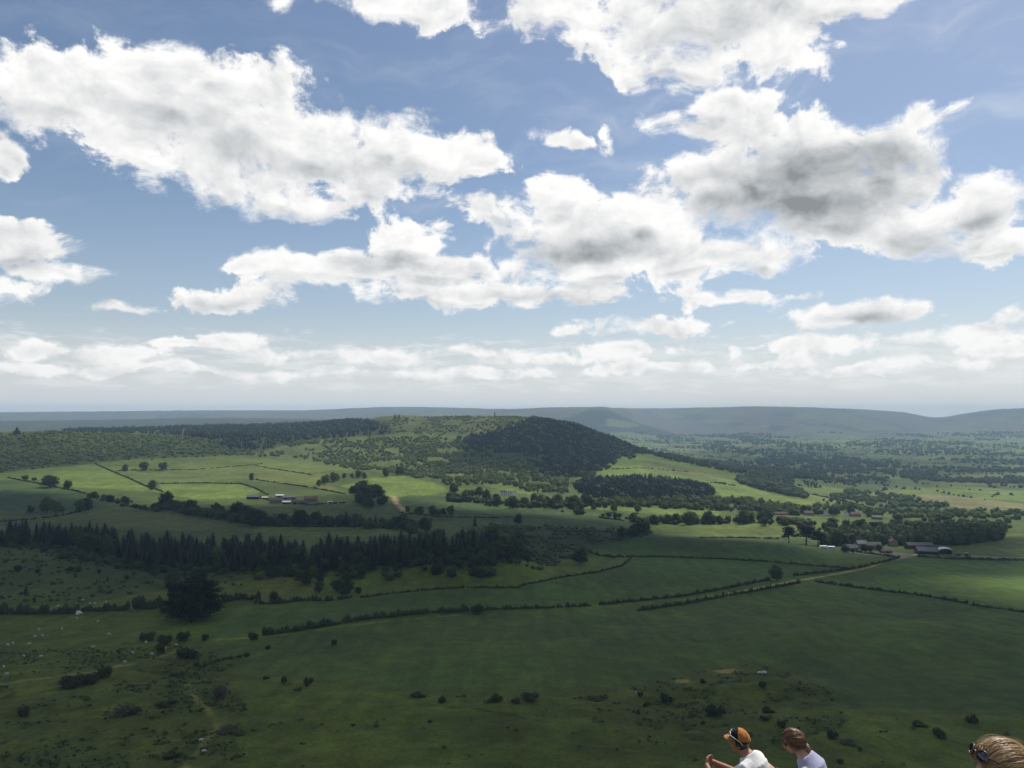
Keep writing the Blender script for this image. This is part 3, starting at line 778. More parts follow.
def pine_proto(seed, mat='pine', n=1200, top=True):
    """Scots pine habit: bare stem, flattish dark plates of needles"""
    r = np.random.default_rng(seed); cl = []
    limbs = [((0, 0, -.03), (.02, .01, .45), .026, .020), ((.02, .01, .45), (-.01, 0, .86), .020, .008)]
    for i in range(10):
        a = i * 2.4 + r.uniform(-.3, .3); h = .42 + .052 * i; w = .26 * (1.1 - h * .75) * r.uniform(.8, 1.25)
        c = (math.cos(a) * w, math.sin(a) * w, h + r.uniform(-.02, .02))
        cl.append((c, tuple(np.array((.17, .17, .075)) * r.uniform(.8, 1.2)))); limbs.append(((0, 0, h - .08), c, .009, .004))
    cl.append(((0, 0, .90), (.14, .14, .075)))
    return crown_mesh('crown', r, cl, n, .036, mat, .4), trunk_mesh('trunk', limbs)

def shrub_mesh(seed, mat, n=420, wide=.7, size=.085):
    r = np.random.default_rng(seed)
    cl = [((0, 0, .32), (wide * .6, wide * .6, .36))] + [((math.cos(i * 2.1) * wide * .55 * r.uniform(.7, 1.2), math.sin(i * 2.1) * wide * .55 * r.uniform(.7, 1.2), .30 + r.uniform(-.05, .22)), (wide * .40, wide * .40, .28 * r.uniform(.8, 1.3))) for i in range(6)]
    return crown_mesh('shrub', r, cl, n, size, mat)

def one_mesh(pair, name):
    """crown and stem together, for a tree too small in view to show its parts"""
    bm = bmesh.new(); bm.from_mesh(pair[0]); nf = len(bm.faces); bm.from_mesh(pair[1]); bm.faces.ensure_lookup_table()
    for f in bm.faces[nf:]: f.material_index = 1
    me = bpy.data.meshes.new(name); bm.to_mesh(me); bm.free()
    me.materials.append(pair[0].materials[0]); me.materials.append(BARK)
    return me
PROT = {
 'broad': [broad_proto(s, 'broad') for s in (1, 2, 3)], 'light': [broad_proto(s, 'light', wide=.40) for s in (4, 5, 6)],
 'dark': [broad_proto(s, 'dark', wide=.40) for s in (7, 8, 9)], 'conifer': [conifer_proto(s, 'conifer', w=.19 + .025 * (s % 3)) for s in (11, 12, 13, 14)],
 'pine': [pine_proto(s) for s in (21, 22, 23)], 'round': [broad_proto(s, 'dark', 1500, wide=.50, size=.045) for s in (31, 32)],
}
SMALL = {k: [one_mesh(p, k + '_tree') for p in v] for k, v in PROT.items()}
SHRUB = {k: [shrub_mesh(s, k) for s in (41, 42, 43)] for k in ('dark', 'gorse', 'hawthorn', 'light', 'broad')}
KIND_NAME = {'broad': 'broadleaf_tree', 'light': 'broadleaf_tree', 'dark': 'broadleaf_tree', 'round': 'broadleaf_tree', 'conifer': 'conifer_tree', 'pine': 'pine_tree'}
SPREAD = {'broad': 1.15, 'light': 1.15, 'dark': 1.2, 'round': 1.0, 'conifer': 1.0, 'pine': 1.0}
TREES = []
def tree(kind, p, h, label, group=None, wide=1.0, parts=None):
    """h metres tall, standing at p"""
    i = random.randrange(len(PROT[kind])); rz = random.uniform(0, 6.283)
    s = h; wv = s * SPREAD[kind] * wide * random.uniform(.9, 1.12)
    hpx = h * F / p.y
    if parts is None: parts = hpx >= 9.5
    if parts:
        o = empty(KIND_NAME[kind], p, rz)
        cr = link_mesh('crown', PROT[kind][i][0], o); tr = link_mesh('trunk', PROT[kind][i][1], o)
    else:
        o = link_mesh(KIND_NAME[kind], SMALL[kind][i], None, p, rz)
    o.scale = (wv, wv, s)
    tag(o, label, 'tree', group)
    TREES.append(o)
    return o
def tree_px(kind, px, py, hpx, label, group=None, wide=1.0):
    p = ground(px, py); return tree(kind, p, hpx * p.y / F, label, group, wide)
def shrub_px(mat, px, py, wpx, hpx, label, group=None):
    p = ground(px, py); o = link_mesh('shrub', random.choice(SHRUB[mat]), None, p - Vector((0, 0, .1)), random.uniform(0, 6.283))
    w = wpx * p.y / F / 1.5; h = hpx * p.y / F / .98
    o.scale = (w, w * random.uniform(.6, 1.0), h); tag(o, label, 'shrub', group); return o

# ---- sampling of ground by outline
CELL = (np.gradient(D)[:, None] * D[:, None] * (U[1] - U[0])) * np.ones((1, NCOL))
def scatter(poly, n, dlo, dhi, extra=None, vis=True):
    m = in_poly(PXg, PYg, poly) & (GY > dlo) & (GY < dhi)
    if vis: m &= VIS
    if extra is not None: m &= extra
    r, c = np.nonzero(m)
    if len(r) == 0: return np.zeros((0, 3))
    w = CELL[r, c]; k = rng.choice(len(r), n, p=w / w.sum())
    dd = D[r[k]] + rng.uniform(-.5, .5, n) * np.gradient(D)[r[k]]
    uu = U[c[k]] + rng.uniform(-.5, .5, n) * (U[1] - U[0])
    x = uu * dd
    return np.stack([x, dd, height(x, dd)], 1)
def spaced(P, dist):
    keep = []
    cell = {}
    for i, p in enumerate(P):
        k = (int(p[0] // dist), int(p[1] // dist)); ok = True
        for a in (-1, 0, 1):
            for b in (-1, 0, 1):
                for j in cell.get((k[0] + a, k[1] + b), ()):
                    if (P[j][0] - p[0]) ** 2 + (P[j][1] - p[1]) ** 2 < dist * dist: ok = False; break
        if ok: keep.append(i); cell.setdefault(k, []).append(i)
    return P[keep]

# ---- masses: far woods and scrub that read as one body
def t_round(seed, nleaf=26, sz=.26):
    r = np.random.default_rng(seed)
    v = ICO2[0] * (1 + r.uniform(-.16, .16, (len(ICO2[0]), 1))); v = v * np.array((.5, .5, .46)); v[:, 2] += .47
    lv, lq = leaves(r, [((0, 0, .5), (.5, .5, .46))], nleaf, sz * .6, inner=.9)
    return np.concatenate([v, lv]), ICO2[1], lq + len(v)
def t_bush(seed):
    r = np.random.default_rng(seed)
    v = ICO1[0] * (1 + r.uniform(-.2, .2, (len(ICO1[0]), 1))); v = v * np.array((.55, .55, .5)); v[:, 2] += .42
    lv, lq = leaves(r, [((0, 0, .45), (.55, .55, .48))], 14, .17, inner=.9)
    return np.concatenate([v, lv]), ICO1[1], lq + len(v)
def t_spire(seed):
    r = np.random.default_rng(seed); k = 7; V = []; hz = [0.05, .22, .24, .45, .47, .68, .70, .99]; rw = [.24, .18, .22, .13, .17, .08, .11, .01]
    for h, w in zip(hz, rw):
        for i in range(k):
            q = w * r.uniform(.75, 1.25); a = 6.283 * (i + r.uniform(-.2, .2)) / k
            V.append((math.cos(a) * q, math.sin(a) * q, h + r.uniform(-.025, .025)))
    q = [(j * k + i, j * k + (i + 1) % k, (j + 1) * k + (i + 1) % k, (j + 1) * k + i) for j in range(len(hz) - 1) for i in range(k)]
    q = np.array(q); t = np.concatenate([q[:, [0, 1, 2]], q[:, [0, 2, 3]]])
    return np.array(V), t, np.zeros((0, 4), int)
def t_tuft(seed):
    r = np.random.default_rng(seed); n = 9
    lv, lq = leaves(r, [((0, 0, .35), (.5, .5, .4))], n, .34, inner=.2)
    return lv, np.zeros((0, 3), int), lq
TPL = {'round': [t_round(s) for s in range(5)], 'bush': [t_bush(s) for s in range(6)], 'spire': [t_spire(s) for s in range(6)], 'tuft': [t_tuft(s) for s in range(5)]}
def mass(name, P, hlo, hhi, kind, mat, label, cat, wide=1.0, tint=.35, mix=None):
    """one body of many plants at the points P"""
    n = len(P); Vs, Ts, Qs, tn = [], [], [], []; o = 0
    kinds = np.array([kind] * n, object)
    if mix: kinds[rng.uniform(size=n) < mix[1]] = mix[0]
    for kd in set(kinds):
        ids = np.nonzero(kinds == kd)[0]; tp = TPL[kd]; which = rng.integers(0, len(tp), len(ids))
        for j, (tv, tt_, tq) in enumerate(tp):
            k = ids[which == j]
            if len(k) == 0: continue
            m = len(k); h = rng.uniform(hlo, hhi, m); a = rng.uniform(0, 6.283, m); w = h * wide * rng.uniform(.75, 1.35, m)
            if kd == 'spire': w = h * rng.uniform(.75, 1.15, m) 
            c, s = np.cos(a), np.sin(a)
            x = (tv[None, :, 0] * c[:, None] - tv[None, :, 1] * s[:, None]) * w[:, None] + P[k, 0][:, None]
            y = (tv[None, :, 0] * s[:, None] + tv[None, :, 1] * c[:, None]) * w[:, None] + P[k, 1][:, None]
            z = tv[None, :, 2] * h[:, None] + P[k, 2][:, None] - h[:, None] * .05
            Vs.append(np.stack([x, y, z], -1).reshape(-1, 3))
            base = o + np.arange(m) * len(tv)
            if len(tt_): Ts.append((tt_[None] + base[:, None, None]).reshape(-1, 3))
            if len(tq): Qs.append((tq[None] + base[:, None, None]).reshape(-1, 4))
            tn.append(np.repeat(rng.uniform(-tint, tint, m), len(tv))); o += m * len(tv)
    fs = [np.concatenate(q) for q in (Ts, Qs) if len(q)]
    ob = link_mesh(name, np_mesh(name, np.concatenate(Vs), fs, tint=np.concatenate(tn)), mat=LM[mat])
    return tag(ob, label, cat, kind='stuff')
ALLM = fbm(GX / 60, GY / 60, 101, 3); ALLS = fbm(GX / 25, GY / 25, 103, 2)
P = scatter([(-500,434),(0,433),(60,431),(150,434),(225,440),(243,455),(200,457),(100,461),(60,466),(0,473),(-500,480)], 6200, 1450, 2350, ALLM > .22)
mass('scrub', P, 2.5, 6.5, 'bush', 'scrub', 'dense hawthorn and birch scrub covering the left-hand hillside', 'scrub', 1.1, mix=('round', .25))
P = scatter([(60,433),(75,429),(150,428),(205,425),(260,423),(310,423),(350,420),(368,422),(388,428),(392,434),(300,441),(255,452),(228,449),(215,440),(150,434)], 4200, 1750, 3300, vis=False)
P = P[(P[:, 1] < 3050)]
mass('woodland', P, 11, 17, 'spire', 'conifer', 'dark conifer forest along the ridge behind the left-hand scrub hill', 'woodland', mix=('round', .12))
P = scatter([(225,440),(300,441),(430,436),(465,442),(480,470),(500,478),(450,488),(400,474),(350,469),(300,458),(245,456)], 2100, 1500, 2500, ALLM > .39)
mass('scrub', P, 3, 7.5, 'bush', 'scrub', 'scattered bushes dotted over the sunlit slope in the middle of the view', 'scrub', 1.0, mix=('round', .4))
P = scatter([(400,452),(466,450),(545,478),(575,482),(560,500),(500,484),(450,486),(420,470)], 1000, 1350, 2300, ALLM > .36)
mass('woodland', P, 4, 10, 'round', 'scrub', 'mixed green woodland in the hollow left of the dark hill plantation', 'woodland', .8, mix=('spire', .1))
P = scatter([(375,424),(400,418),(512,415),(560,421),(520,428),(466,437),(430,436),(392,432)], 900, 1900, 2750, ALLM > .42)
mass('scrub', P, 2.5, 6.5, 'bush', 'scrub', 'low scrub and young trees on the moorland top around the monument', 'scrub', 1.2)
P = scatter([(463,457),(465,440),(516,428),(530,421),(575,422),(600,434),(645,453),(618,457),(600,470),(575,479),(545,479),(532,462),(500,457)], 4600, 1650, 2600, ~((PXg < 545) & (PYg > 453) & (ALLM > .45)))
mass('woodland', P, 10, 16, 'spire', 'conifer', 'dark plantation cloaking the steep right end of the central hill', 'woodland', tint=.25, mix=('round', .06))
P = scatter([(574,484),(592,480),(640,478),(680,481),(706,488),(716,494),(702,503),(640,501),(582,497)], 1100, 1150, 1800)
mass('woodland', P, 10, 15, 'spire', 'conifer', 'lens-shaped dark plantation below the bright green shoulder', 'woodland', tint=.2, mix=('round', .1))
P = scatter([(600,447),(652,452),(700,458),(748,470),(742,474),(690,464),(650,455)], 500, 1900, 3300)
mass('woodland', P, 8, 14, 'round', 'dark', 'dark strip of wood beyond the edge of the green shoulder', 'woodland')
P = scatter([(735,480),(756,473),(790,480),(796,490),(810,500),(780,494),(744,486)], 420, 1500, 2600)
mass('woodland', P, 9, 14, 'round', 'dark', 'dark copse at the right-hand tip of the green shoulder', 'woodland', mix=('spire', .3))
P = scatter([(452,462),(458,436),(512,424),(535,418),(575,420),(604,432),(650,451),(640,458),(620,462),(602,474),(575,483),(540,483),(520,470)], 620, 1600, 2650, ALLS > .50)
mass('woodland', P, 7, 13, 'round', 'broad', 'lighter broadleaf trees fringing and speckling the dark hill plantation', 'woodland', .9)
# the plain: woods, and trees along the hedgerows
pm = fbm(GX / 260, GY / 420, 111, 4)
plainpoly = [(560,440),(620,432),(1100,432),(1524,432),(1524,500),(1100,500),(900,490),(850,482),(790,478),(700,456)]
P = np.concatenate([scatter(plainpoly, 7500, 1950, 7000, pm > .51), scatter([(660,462),(740,462),(800,456),(880,462),(900,474),(880,486),(830,484),(780,476),(720,470)], 1100, 1950, 4800, (ALLM > .44) & (GZ < -150)), scatter([(900,474),(1000,470),(1200,474),(1200,486),(1000,484),(920,484)], 700, 1950, 4800, pm > .42)])
P = P[rng.uniform(size=len(P)) < .85]
mass('woodland', P, 8, 15, 'round', 'dark', 'patches of woodland spread over the hazy plain on the right', 'woodland', mix=('spire', .2))
hx = ((wx + wy * .35) / 190) % 1; hy = ((wy - wx * .2) / 150) % 1
P = scatter([(600,438),(1524,434),(1524,545),(1000,530),(870,512),(780,480)], 6500, 1300, 6200, ((hx < .05) | (hy < .05)) & plain_m)
mass('hedgerow', P, 2.5, 8, 'round', 'dark', 'hedgerow trees ruling off the fields of the right-hand plain', 'hedgerow', .95)
P = scatter([(800,510),(850,490),(900,497),(960,508),(1100,520),(1524,530),(1524,548),(1000,528),(900,520)], 620, 1000, 2300, ALLM > .40)
mass('woodland', P, 5, 11, 'round', 'broad', 'loose belt of hedgerow trees beyond the wood of the right-hand farm', 'woodland', .9)
P = scatter([(560,500),(640,502),(720,500),(760,503),(800,511),(800,516),(700,510),(620,507),(560,503)], 260, 1000, 1900, ALLS > .42)
mass('woodland', P, 7, 13, 'round', 'light', 'sunlit trees strung along the foot of the lens-shaped plantation', 'woodland', .85)
P = scatter([(-500,545),(60,543),(110,565),(230,572),(330,574),(310,582),(150,590),(80,604),(-500,606)], 1500, 300, 900, ALLS > .44)
mass('scrub', P, .5, 1.9, 'bush', 'rush', 'rough boggy scrub in front of the long conifer belt', 'scrub', 1.3)
P = scatter([(490,524),(600,528),(660,533),(600,545),(575,560),(540,570),(470,558),(420,546)], 900, 450, 1100, ALLS > .40)
mass('scrub', P, .8, 3.2, 'bush', 'rush', 'dark scrub in the hollow behind the green mound', 'scrub', 1.3)
P = scatter([(-100,655),(60,650),(165,640),(215,650),(250,675),(420,692),(520,694),(640,686),(740,664),(790,670),(830,692),(850,714),(1124,716),(1124,800),(-100,800)], 3000, 150, 420, ((n1 > .54) | (n2 > .64)) & (~zq | (n2 > .74)))
mass('bracken', P, .25, .85, 'tuft', 'rush', 'dark tufts of bracken and rush over the rough slope below', 'bracken', 1.7)

P = scatter([(822,545),(850,538),(905,534),(960,531),(1003,531),(1003,539),(960,545),(930,545),(905,545),(860,545)], 360, 700, 1500)
mass('woodland', P, 9, 17, 'round', 'dark', 'dense dark wood wrapped round the back of the right-hand farm', 'woodland', .8)
# ---- individual trees
def row(kind, pts, n, hlo, hhi, label, group, jit=1.5, wide=1.0):
    """n trees along a line of ground seen at pts; heights in pixels"""
    P = [ground(*p) for p in pts]; L = [0]
    for a, b in zip(P[:-1], P[1:]): L.append(L[-1] + (b - a).length)
    for i in range(n):
        s = min(max((i + .5 + random.gauss(0, .75)) / n, .005), .995) * L[-1]
        j = max(k for k in range(len(L)) if L[k] <= s + 1e-9); j = min(j, len(P) - 2)
        q = P[j].lerp(P[j + 1], (s - L[j]) / max(L[j + 1] - L[j], 1e-6))
        px = CX + q.x / q.y * F; hp = random.uniform(hlo * .62, hhi * 1.08)
        x = q.x + random.uniform(-1, 1) * jit * q.y / F; y = q.y + random.uniform(-1, 1) * jit * 4 * q.y / F
        z = float(height(x, y)); k = random.choice(kind) if isinstance(kind, (tuple, list)) else kind
        tree(k, Vector((x, y, z)), hp * q.y / F, label, group, wide)
def grove(kind, poly, n, hlo, hhi, label, group, dlo=150, dhi=2500, space=4.0, wide=1.0):
    P = spaced(scatter(poly, n * 12, dlo, dhi), space)[:n]
    for q in P:
        k = random.choice(kind) if isinstance(kind, (tuple, list)) else kind
        tree(k, Vector(q), random.uniform(hlo, hhi) * q[1] / F, label, group, wide)

grove('conifer', [(-40,548),(30,545),(60,549),(110,561),(150,570),(300,573),(400,570),(425,566),(425,550),(300,553),(150,550),(60,539),(-40,537)], 288, 16, 23, 'tall dark conifer in the long belt across the valley floor', 'conifers of the long belt', space=4.3, wide=1.55)
grove(('dark','broad'), [(0,547),(60,548),(150,568),(300,571),(420,566),(420,556),(300,562),(150,558),(60,543)], 18, 13, 21, 'rounded tree standing among the conifers of the long belt', 'rounded trees in the conifer belt', space=10)
grove('conifer', [(400,568),(430,568),(490,562),(510,548),(430,552),(400,558)], 26, 17, 27, 'dark conifer among the broadleaf trees at the right end of the long belt', 'conifers at the end of the long belt', space=7)
grove(('dark', 'broad'), [(400,570),(440,569),(480,567),(518,560),(522,545),(470,540),(430,548),(410,560)], 24, 12, 20, 'broadleaf tree mixed with conifers at the right end of the belt', 'broadleaf trees at the end of the long belt', space=7)
grove(('dark','broad','conifer'), [(200,573),(330,575),(400,571),(400,566),(200,568)], 12, 8, 15, 'smaller mixed tree along the front edge of the conifer belt', 'front edge of the belt', space=8)
row('dark', [(0,574),(70,571),(100,574),(150,577),(200,574)], 10, 5, 9, 'small rounded tree at the foot of the conifer belt, left part', 'small trees in front of the belt', 2)
grove(('dark', 'broad'), [(305,572),(335,566),(362,576),(352,590),(340,602),(318,600),(305,585)], 14, 9, 16, 'rounded tree in the clump running downhill from the belt', 'clump running downhill from the belt', space=6)
row('dark', [(262,577),(300,574),(312,578)], 6, 8, 13, 'rounded tree under the middle of the conifer belt', 'trees under the middle of the belt', 2)
row('dark', [(168,507),(200,514),(230,518),(262,525),(300,526),(325,526)], 27, 10, 17, 'dark round-headed tree in the shelter belt below the left-hand farm', 'shelter belt below the farm', 3)
row(('dark', 'conifer'), [(325,526),(360,524),(400,527),(430,532)], 16, 8, 14, 'dark tree in the thinner right half of the shelter belt', 'right half of the shelter belt', 2.5)
row('dark', [(86,497),(110,501),(140,509),(166,511)], 14, 5, 8, 'small tree in the overgrown hedge sloping down to the shelter belt', 'trees of the sloping hedge', 1.2)
row('broad', [(30,514),(45,511),(70,514),(85,510)], 8, 8, 15, 'pale thin-crowned tree between the two dark left-hand fields', 'thin-crowned trees between the left fields', 2.5)
grove('dark', [(347,495),(362,491),(385,496),(390,508),(372,509),(352,506)], 17, 9, 13, 'dark tree in the square copse beside the sandy track', 'square copse by the sandy track', space=7)
row(('dark','broad'), [(415,514),(436,515),(456,514)], 11, 6, 9, 'dark tree in the short straight row right of the sandy track', 'short straight row of trees', .8)
row('broad', [(320,486),(335,481),(352,478),(372,478),(404,474)], 14, 5, 9, 'tree along the upper edge of the sunlit field above the farm', 'trees above the sunlit field', 1.2)
grove(('dark', 'broad'), [(448,492),(480,497),(520,500),(560,504),(595,504),(575,510),(540,512),(500,508),(460,503)], 22, 7, 13, 'round tree in the wood in front of the white houses', 'wood in front of the white houses', space=9)
row('dark', [(617,538),(632,537),(648,534)], 8, 10, 15, 'dark tree in the copse left of the pale hill field', 'copse left of the pale hill field', 2)
row(('dark', 'broad'), [(632,522),(660,524),(700,523),(740,523),(772,522)], 20, 7, 13, 'dark tree in the belt behind the pale hill field', 'belt behind the pale hill field', 2)
row('dark', [(594,516),(612,517),(632,520)], 8, 3, 5, 'low dark bush in the broken hedge right of the oval thicket', 'broken hedge of low bushes', .5, 1.3)
row('dark', [(764,525),(785,525),(808,525)], 8, 7, 10, 'dark tree in the hedge behind the three pines', 'hedge behind the three pines', 1)
row(('dark', 'broad'), [(822,547),(850,543),(880,541),(905,542)], 12, 9, 16, 'dark tree sheltering the back of the right-hand farm', 'trees behind the right-hand farm', 3.5)
row('dark', [(818,530),(850,528),(890,530)], 10, 7, 10, 'dark tree in the line between the farm wood and the cottages', 'line between farm and cottages', 1.5)
row(('dark', 'broad'), [(798,514),(820,515),(845,515),(868,516)], 10, 6, 10, 'rounded tree among the cottages beyond the pale hill field', 'trees among the cottages', 1.5)

def belt(pts, n, jit, hlo, hhi, mat, label, kind='round', name='undergrowth'):
    """tangled lower growth filling a tree belt along a line of ground"""
    P = [ground(*p) for p in pts]; L = np.concatenate([[0], np.cumsum([(b - a).length for a, b in zip(P[:-1], P[1:])])])
    t = rng.uniform(0, L[-1], n); A = np.array([q[:] for q in P])
    x = np.interp(t, L, A[:, 0]) + rng.normal(0, jit, n); y = np.interp(t, L, A[:, 1]) + rng.normal(0, jit * 1.6, n)
    mass(name, np.stack([x, y, height(x, y)], 1), hlo, hhi, kind, mat, label, 'undergrowth', 1.0, mix=('bush', .3))
belt([(166,508),(200,515),(230,519),(262,525),(330,525),(420,531)], 150, 6, 4, 12, 'dark', 'tangled lower growth filling the shelter belt below the left-hand farm')
belt([(632,522),(700,522),(775,523),(815,525)], 90, 6, 4, 10, 'dark', 'lower growth under the tree belt behind the pale hill field')
belt([(448,499),(500,505),(560,507),(600,506)], 110, 9, 4, 11, 'dark', 'lower growth in the wood in front of the white houses')
belt([(86,497),(112,502),(140,509),(166,511)], 50, 4, 3, 6, 'dark', 'tangled bushes of the sloping hedge above the shelter belt')
belt([(398,566),(440,566),(480,564),(518,556)], 90, 9, 3, 9, 'dark', 'bushes under the mixed trees at the right end of the conifer belt')
belt([(-20,546),(60,549),(110,562),(150,571),(300,574),(400,571)], 150, 5, 2, 7, 'dark', 'dark bushes and young trees along the foot of the conifer belt')
belt([(520,504),(560,505),(600,504),(660,506),(740,509),(800,513)], 150, 10, 3, 9, 'broad', 'bushy growth along the sunlit valley road below the lens-shaped plantation')
belt([(820,531),(860,528),(905,526),(960,522)], 110, 12, 3, 9, 'dark', 'dark bushes between the farm wood and the cottages')
LONE = [
 ('conifer',17,434,7.5,'dark conifer alone on the skyline of the left-hand scrub hill',None,2.2),
 ('conifer',395,419,5.5,'left one of two conifers on the skyline left of the monument',None,1.5),('conifer',399,419,5.5,'right one of two conifers on the skyline left of the monument',None,1.5),
 ('dark',50,487,13,'big round tree at the lower edge of the bright left-hand field',None,1.3),('dark',68,489,9,'smaller tree just right of the big round one at the bright field edge',None,1.0),
 ('dark',25,480,5,'low round bush-like tree left of the big one by the left field',None,1.5),('dark',34,481,4,'tiny tree touching the hedge beside the big round tree',None,1.4),
 ('broad',125,472,8,'first tree along the high hedge right of the long wall',None,1.0),('broad',144,470,8.5,'wide double-headed tree on the high hedge of the left fields',None,1.5),('broad',163,470,8,'last large tree along the high hedge of the left fields',None,1.4),
 ('broad',152,490,10,'tree standing at the lower bend of the long dark wall',None,1.0),('broad',251,481,8,'thin tree alone in the bright field above the farm',None,.8),
 ('round',518,524,10,'round dark tree alone in the shaded field below the white houses',None,.9),
 ('round',580,564,16,'round dark tree standing alone beside the wall by the green mound',None,.95),
 ('light',777,581,16,'pale thin tree beside the lane to the right-hand farm',None,.9),
 ('pine',789,543,17,'left of three dark pines in front of the farm, slightly apart',None,1.2),('pine',806,545,21,'middle and tallest of three dark pines in front of the farm',None,1.5),('pine',818,546,16,'right of three dark pines in front of the farm, lowest crown',None,1.3),
 ('dark',274,603,12,'dark pointed tree in the hedge below the olive field',None,.9),('dark',358,594,8,'small tree at the left tip of the green mound',None,1.1),
 ('dark',478,614,10,'bushy tree closing the thick hedge in the middle of the crops',None,1.2),
 ('conifer',185,578,15,'slim dark conifer poking up behind the great pine clump',None,.8),('dark',172,587,17,'broad tree behind the left side of the great pine clump',None,1.0),('dark',199,582,15,'broad tree behind the right side of the great pine clump',None,1.1),
 ('conifer',26,594,9,'small dark conifer alone in the boggy scrub on the left',None,1.6),
 ('broad',408,513,7,'small tree at the bottom end of the sandy track',None,1.0),
 ('conifer',402,524,12,'pointed conifer rising above the shelter belt in mid valley',None,1.3),('conifer',475,527,12,'pointed conifer left of the scrub hollow',None,1.3),
 ('light',614,512,9,'left of two young trees in the narrow sunlit strip',None,.9),('light',638,513,9,'right of two young trees in the narrow sunlit strip',None,.9),
]
for k, px, py, h, lab, g, wd in LONE: tree_px(k, px, py, h, lab, g, wd)

row(('broad','dark'), [(838,552),(866,553),(884,550),(900,551)], 7, 6, 9, 'small tree between the buildings of the right-hand farm', 'trees between the farm buildings', 1.0)
# the great clump of dark pines, three stems, wide tiers
def great_pine(px, py, hpx, wide, seed, label):
    p = ground(px, py); h = hpx * p.y / F; r = np.random.default_rng(seed)
    cl = []; limbs = [((0, 0, -.03), (0, 0, .9), .035, .008)]
    for i in range(22):
        a = i * 2.4 + r.uniform(-.4, .4); hh = .14 + .80 * (i / 21); w = wide * (1.02 - .72 * hh) * r.uniform(.55, 1.1)
        c = (math.cos(a) * w, math.sin(a) * w, hh); cl.append((c, (wide * .36 * r.uniform(.7, 1.2), wide * .36 * r.uniform(.7, 1.2), .060 * r.uniform(.8, 1.4)))); limbs.append(((0, 0, max(.05, hh - .06)), c, .011, .004))
    cl.append(((0, 0, .5), (wide * .45, wide * .45, .38)))
    cl.append(((0, 0, .25), (wide * .6, wide * .6, .22)))
    o = empty('pine_tree', p, 0.4 * seed); o.scale = (h, h, h)
    link_mesh('crown', crown_mesh('crown', r, cl, 3600, .034, 'pine', .35), o); link_mesh('trunk', trunk_mesh('trunk', limbs), o)
    tag(o, label, 'tree')
great_pine(190, 621, 42, .48, 3, 'great dark pine with wide drooping tiers, tallest of the clump on the left')
great_pine(207, 617, 37, .42, 5, 'spreading dark pine leaning out on the right side of the great clump')
great_pine(176, 616, 33, .38, 8, 'lower dark pine on the left flank of the great clump')

# ---- shrubs
SH = [
 ('gorse',72,688,30,15,'long dark gorse thicket on the left slope below the track'),('gorse',104,678,20,13,'upper right end of the gorse thicket below the track'),('gorse',92,684,20,12,'middle of the gorse thicket on the left slope'),
 ('hawthorn',221,698,17,15,'pinkish hawthorn bush alone above the winding path'),
 ('gorse',24,716,22,10,'dark bush at the left edge of the rough slope'),
 ('gorse',126,715,36,7,'long low gorse bank in the middle of the left slope'),('gorse',166,706,26,6,'gorse bank to the right of and above the long low one'),
 ('gorse',187,658,30,12,'dark gorse beside the upper bend of the left track'),('gorse',178,676,20,4,'low gorse patch below the upper bend of the track'),('gorse',197,666,8,5,'small round bush right of the track bend'),
 ('dark',165,645,20,12,'dark bush below the great pine clump'),('dark',148,640,18,9,'bush in the thicket on the left below the great pines'),('dark',183,641,18,11,'bush in the thicket at the foot of the great pines, right part'),('dark',160,652,16,9,'lowest bush of the thicket under the great pines'),('dark',205,640,12,7,'small bush to the right of the thicket under the pines'),
 ('dark',253,640,13,10,'dark round bush at the left end of the thick middle hedge'),('dark',334,645,9,7,'round bush alone in the open crop above the left slope'),('dark',268,649,7,5,'small bush out in the crop left of the round one'),
 ('gorse',266,679,9,4,'flat bush at the left of the small bush group'),('gorse',284,683,7,8,'upright bush in the middle of the small bush group'),('gorse',308,685,12,9,'largest bush of the small group above the slope'),('gorse',298,691,14,4,'low bush below the small group above the slope'),
 ('gorse',418,697,20,5,'left one of the flat dark bushes along the field edge'),('gorse',442,702,14,7,'round dark bush under the flat one along the field edge'),('gorse',495,702,22,8,'dark flat bush on the field edge in the middle'),('gorse',530,700,24,8,'longest dark bush on the field edge in the middle'),('gorse',516,703,12,6,'bush joining the two long ones on the field edge'),
 ('gorse',598,700,30,4,'long low dark bank under the bare earth scars'),('gorse',666,702,18,10,'dark bush with reddish twigs below the bare earth scars'),('gorse',640,696,9,5,'small bush left of the reddish one'),('gorse',646,706,8,5,'small bush below and left of the reddish one'),('gorse',638,714,6,4,'tiny bush under the reddish one on the slope'),('gorse',650,721,6,3,'tiny low bush near the middle of the lower slope'),
 ('gorse',714,716,24,13,'big dark round bush above the man in the orange cap'),('gorse',703,724,6,4,'tiny bush below the big round one'),('gorse',763,688,10,8,'round bush near the pale stones'),('gorse',703,683,8,5,'small bush below the larger bare scar'),('gorse',768,713,16,7,'ragged bush left of the woman on the slope'),('gorse',782,727,14,8,'bush just above the head of the woman'),('gorse',765,720,12,5,'low bush between the two seated heads'),
 ('gorse',832,738,18,9,'dark bush to the right of the seated woman'),('gorse',848,744,22,4,'low spreading bush right of the seated woman'),('gorse',939,738,18,12,'dark round bush left of the blonde head'),('gorse',972,722,22,8,'flat bush up the slope above the blonde head'),('gorse',920,726,20,5,'low bush left of the flat one above the blonde head'),('gorse',860,751,6,5,'tiny bush below the seated woman on the right'),('gorse',840,763,8,6,'tiny round bush at the bottom right of the woman'),
 ('gorse',230,732,36,4,'low heathery bank right of the winding path'),('gorse',172,757,22,6,'dark bush by the lower end of the winding path'),
 ('dark',578,515,15,8,'dark oval thicket in the field below the sunlit strip'),
 ('gorse',353,726,6,3,'tiny dark bush in the middle of the grass slope'),('gorse',430,722,7,3,'small flat bush in the grass below the field edge'),('gorse',444,748,6,3,'lowest small bush in the middle of the slope'),
]
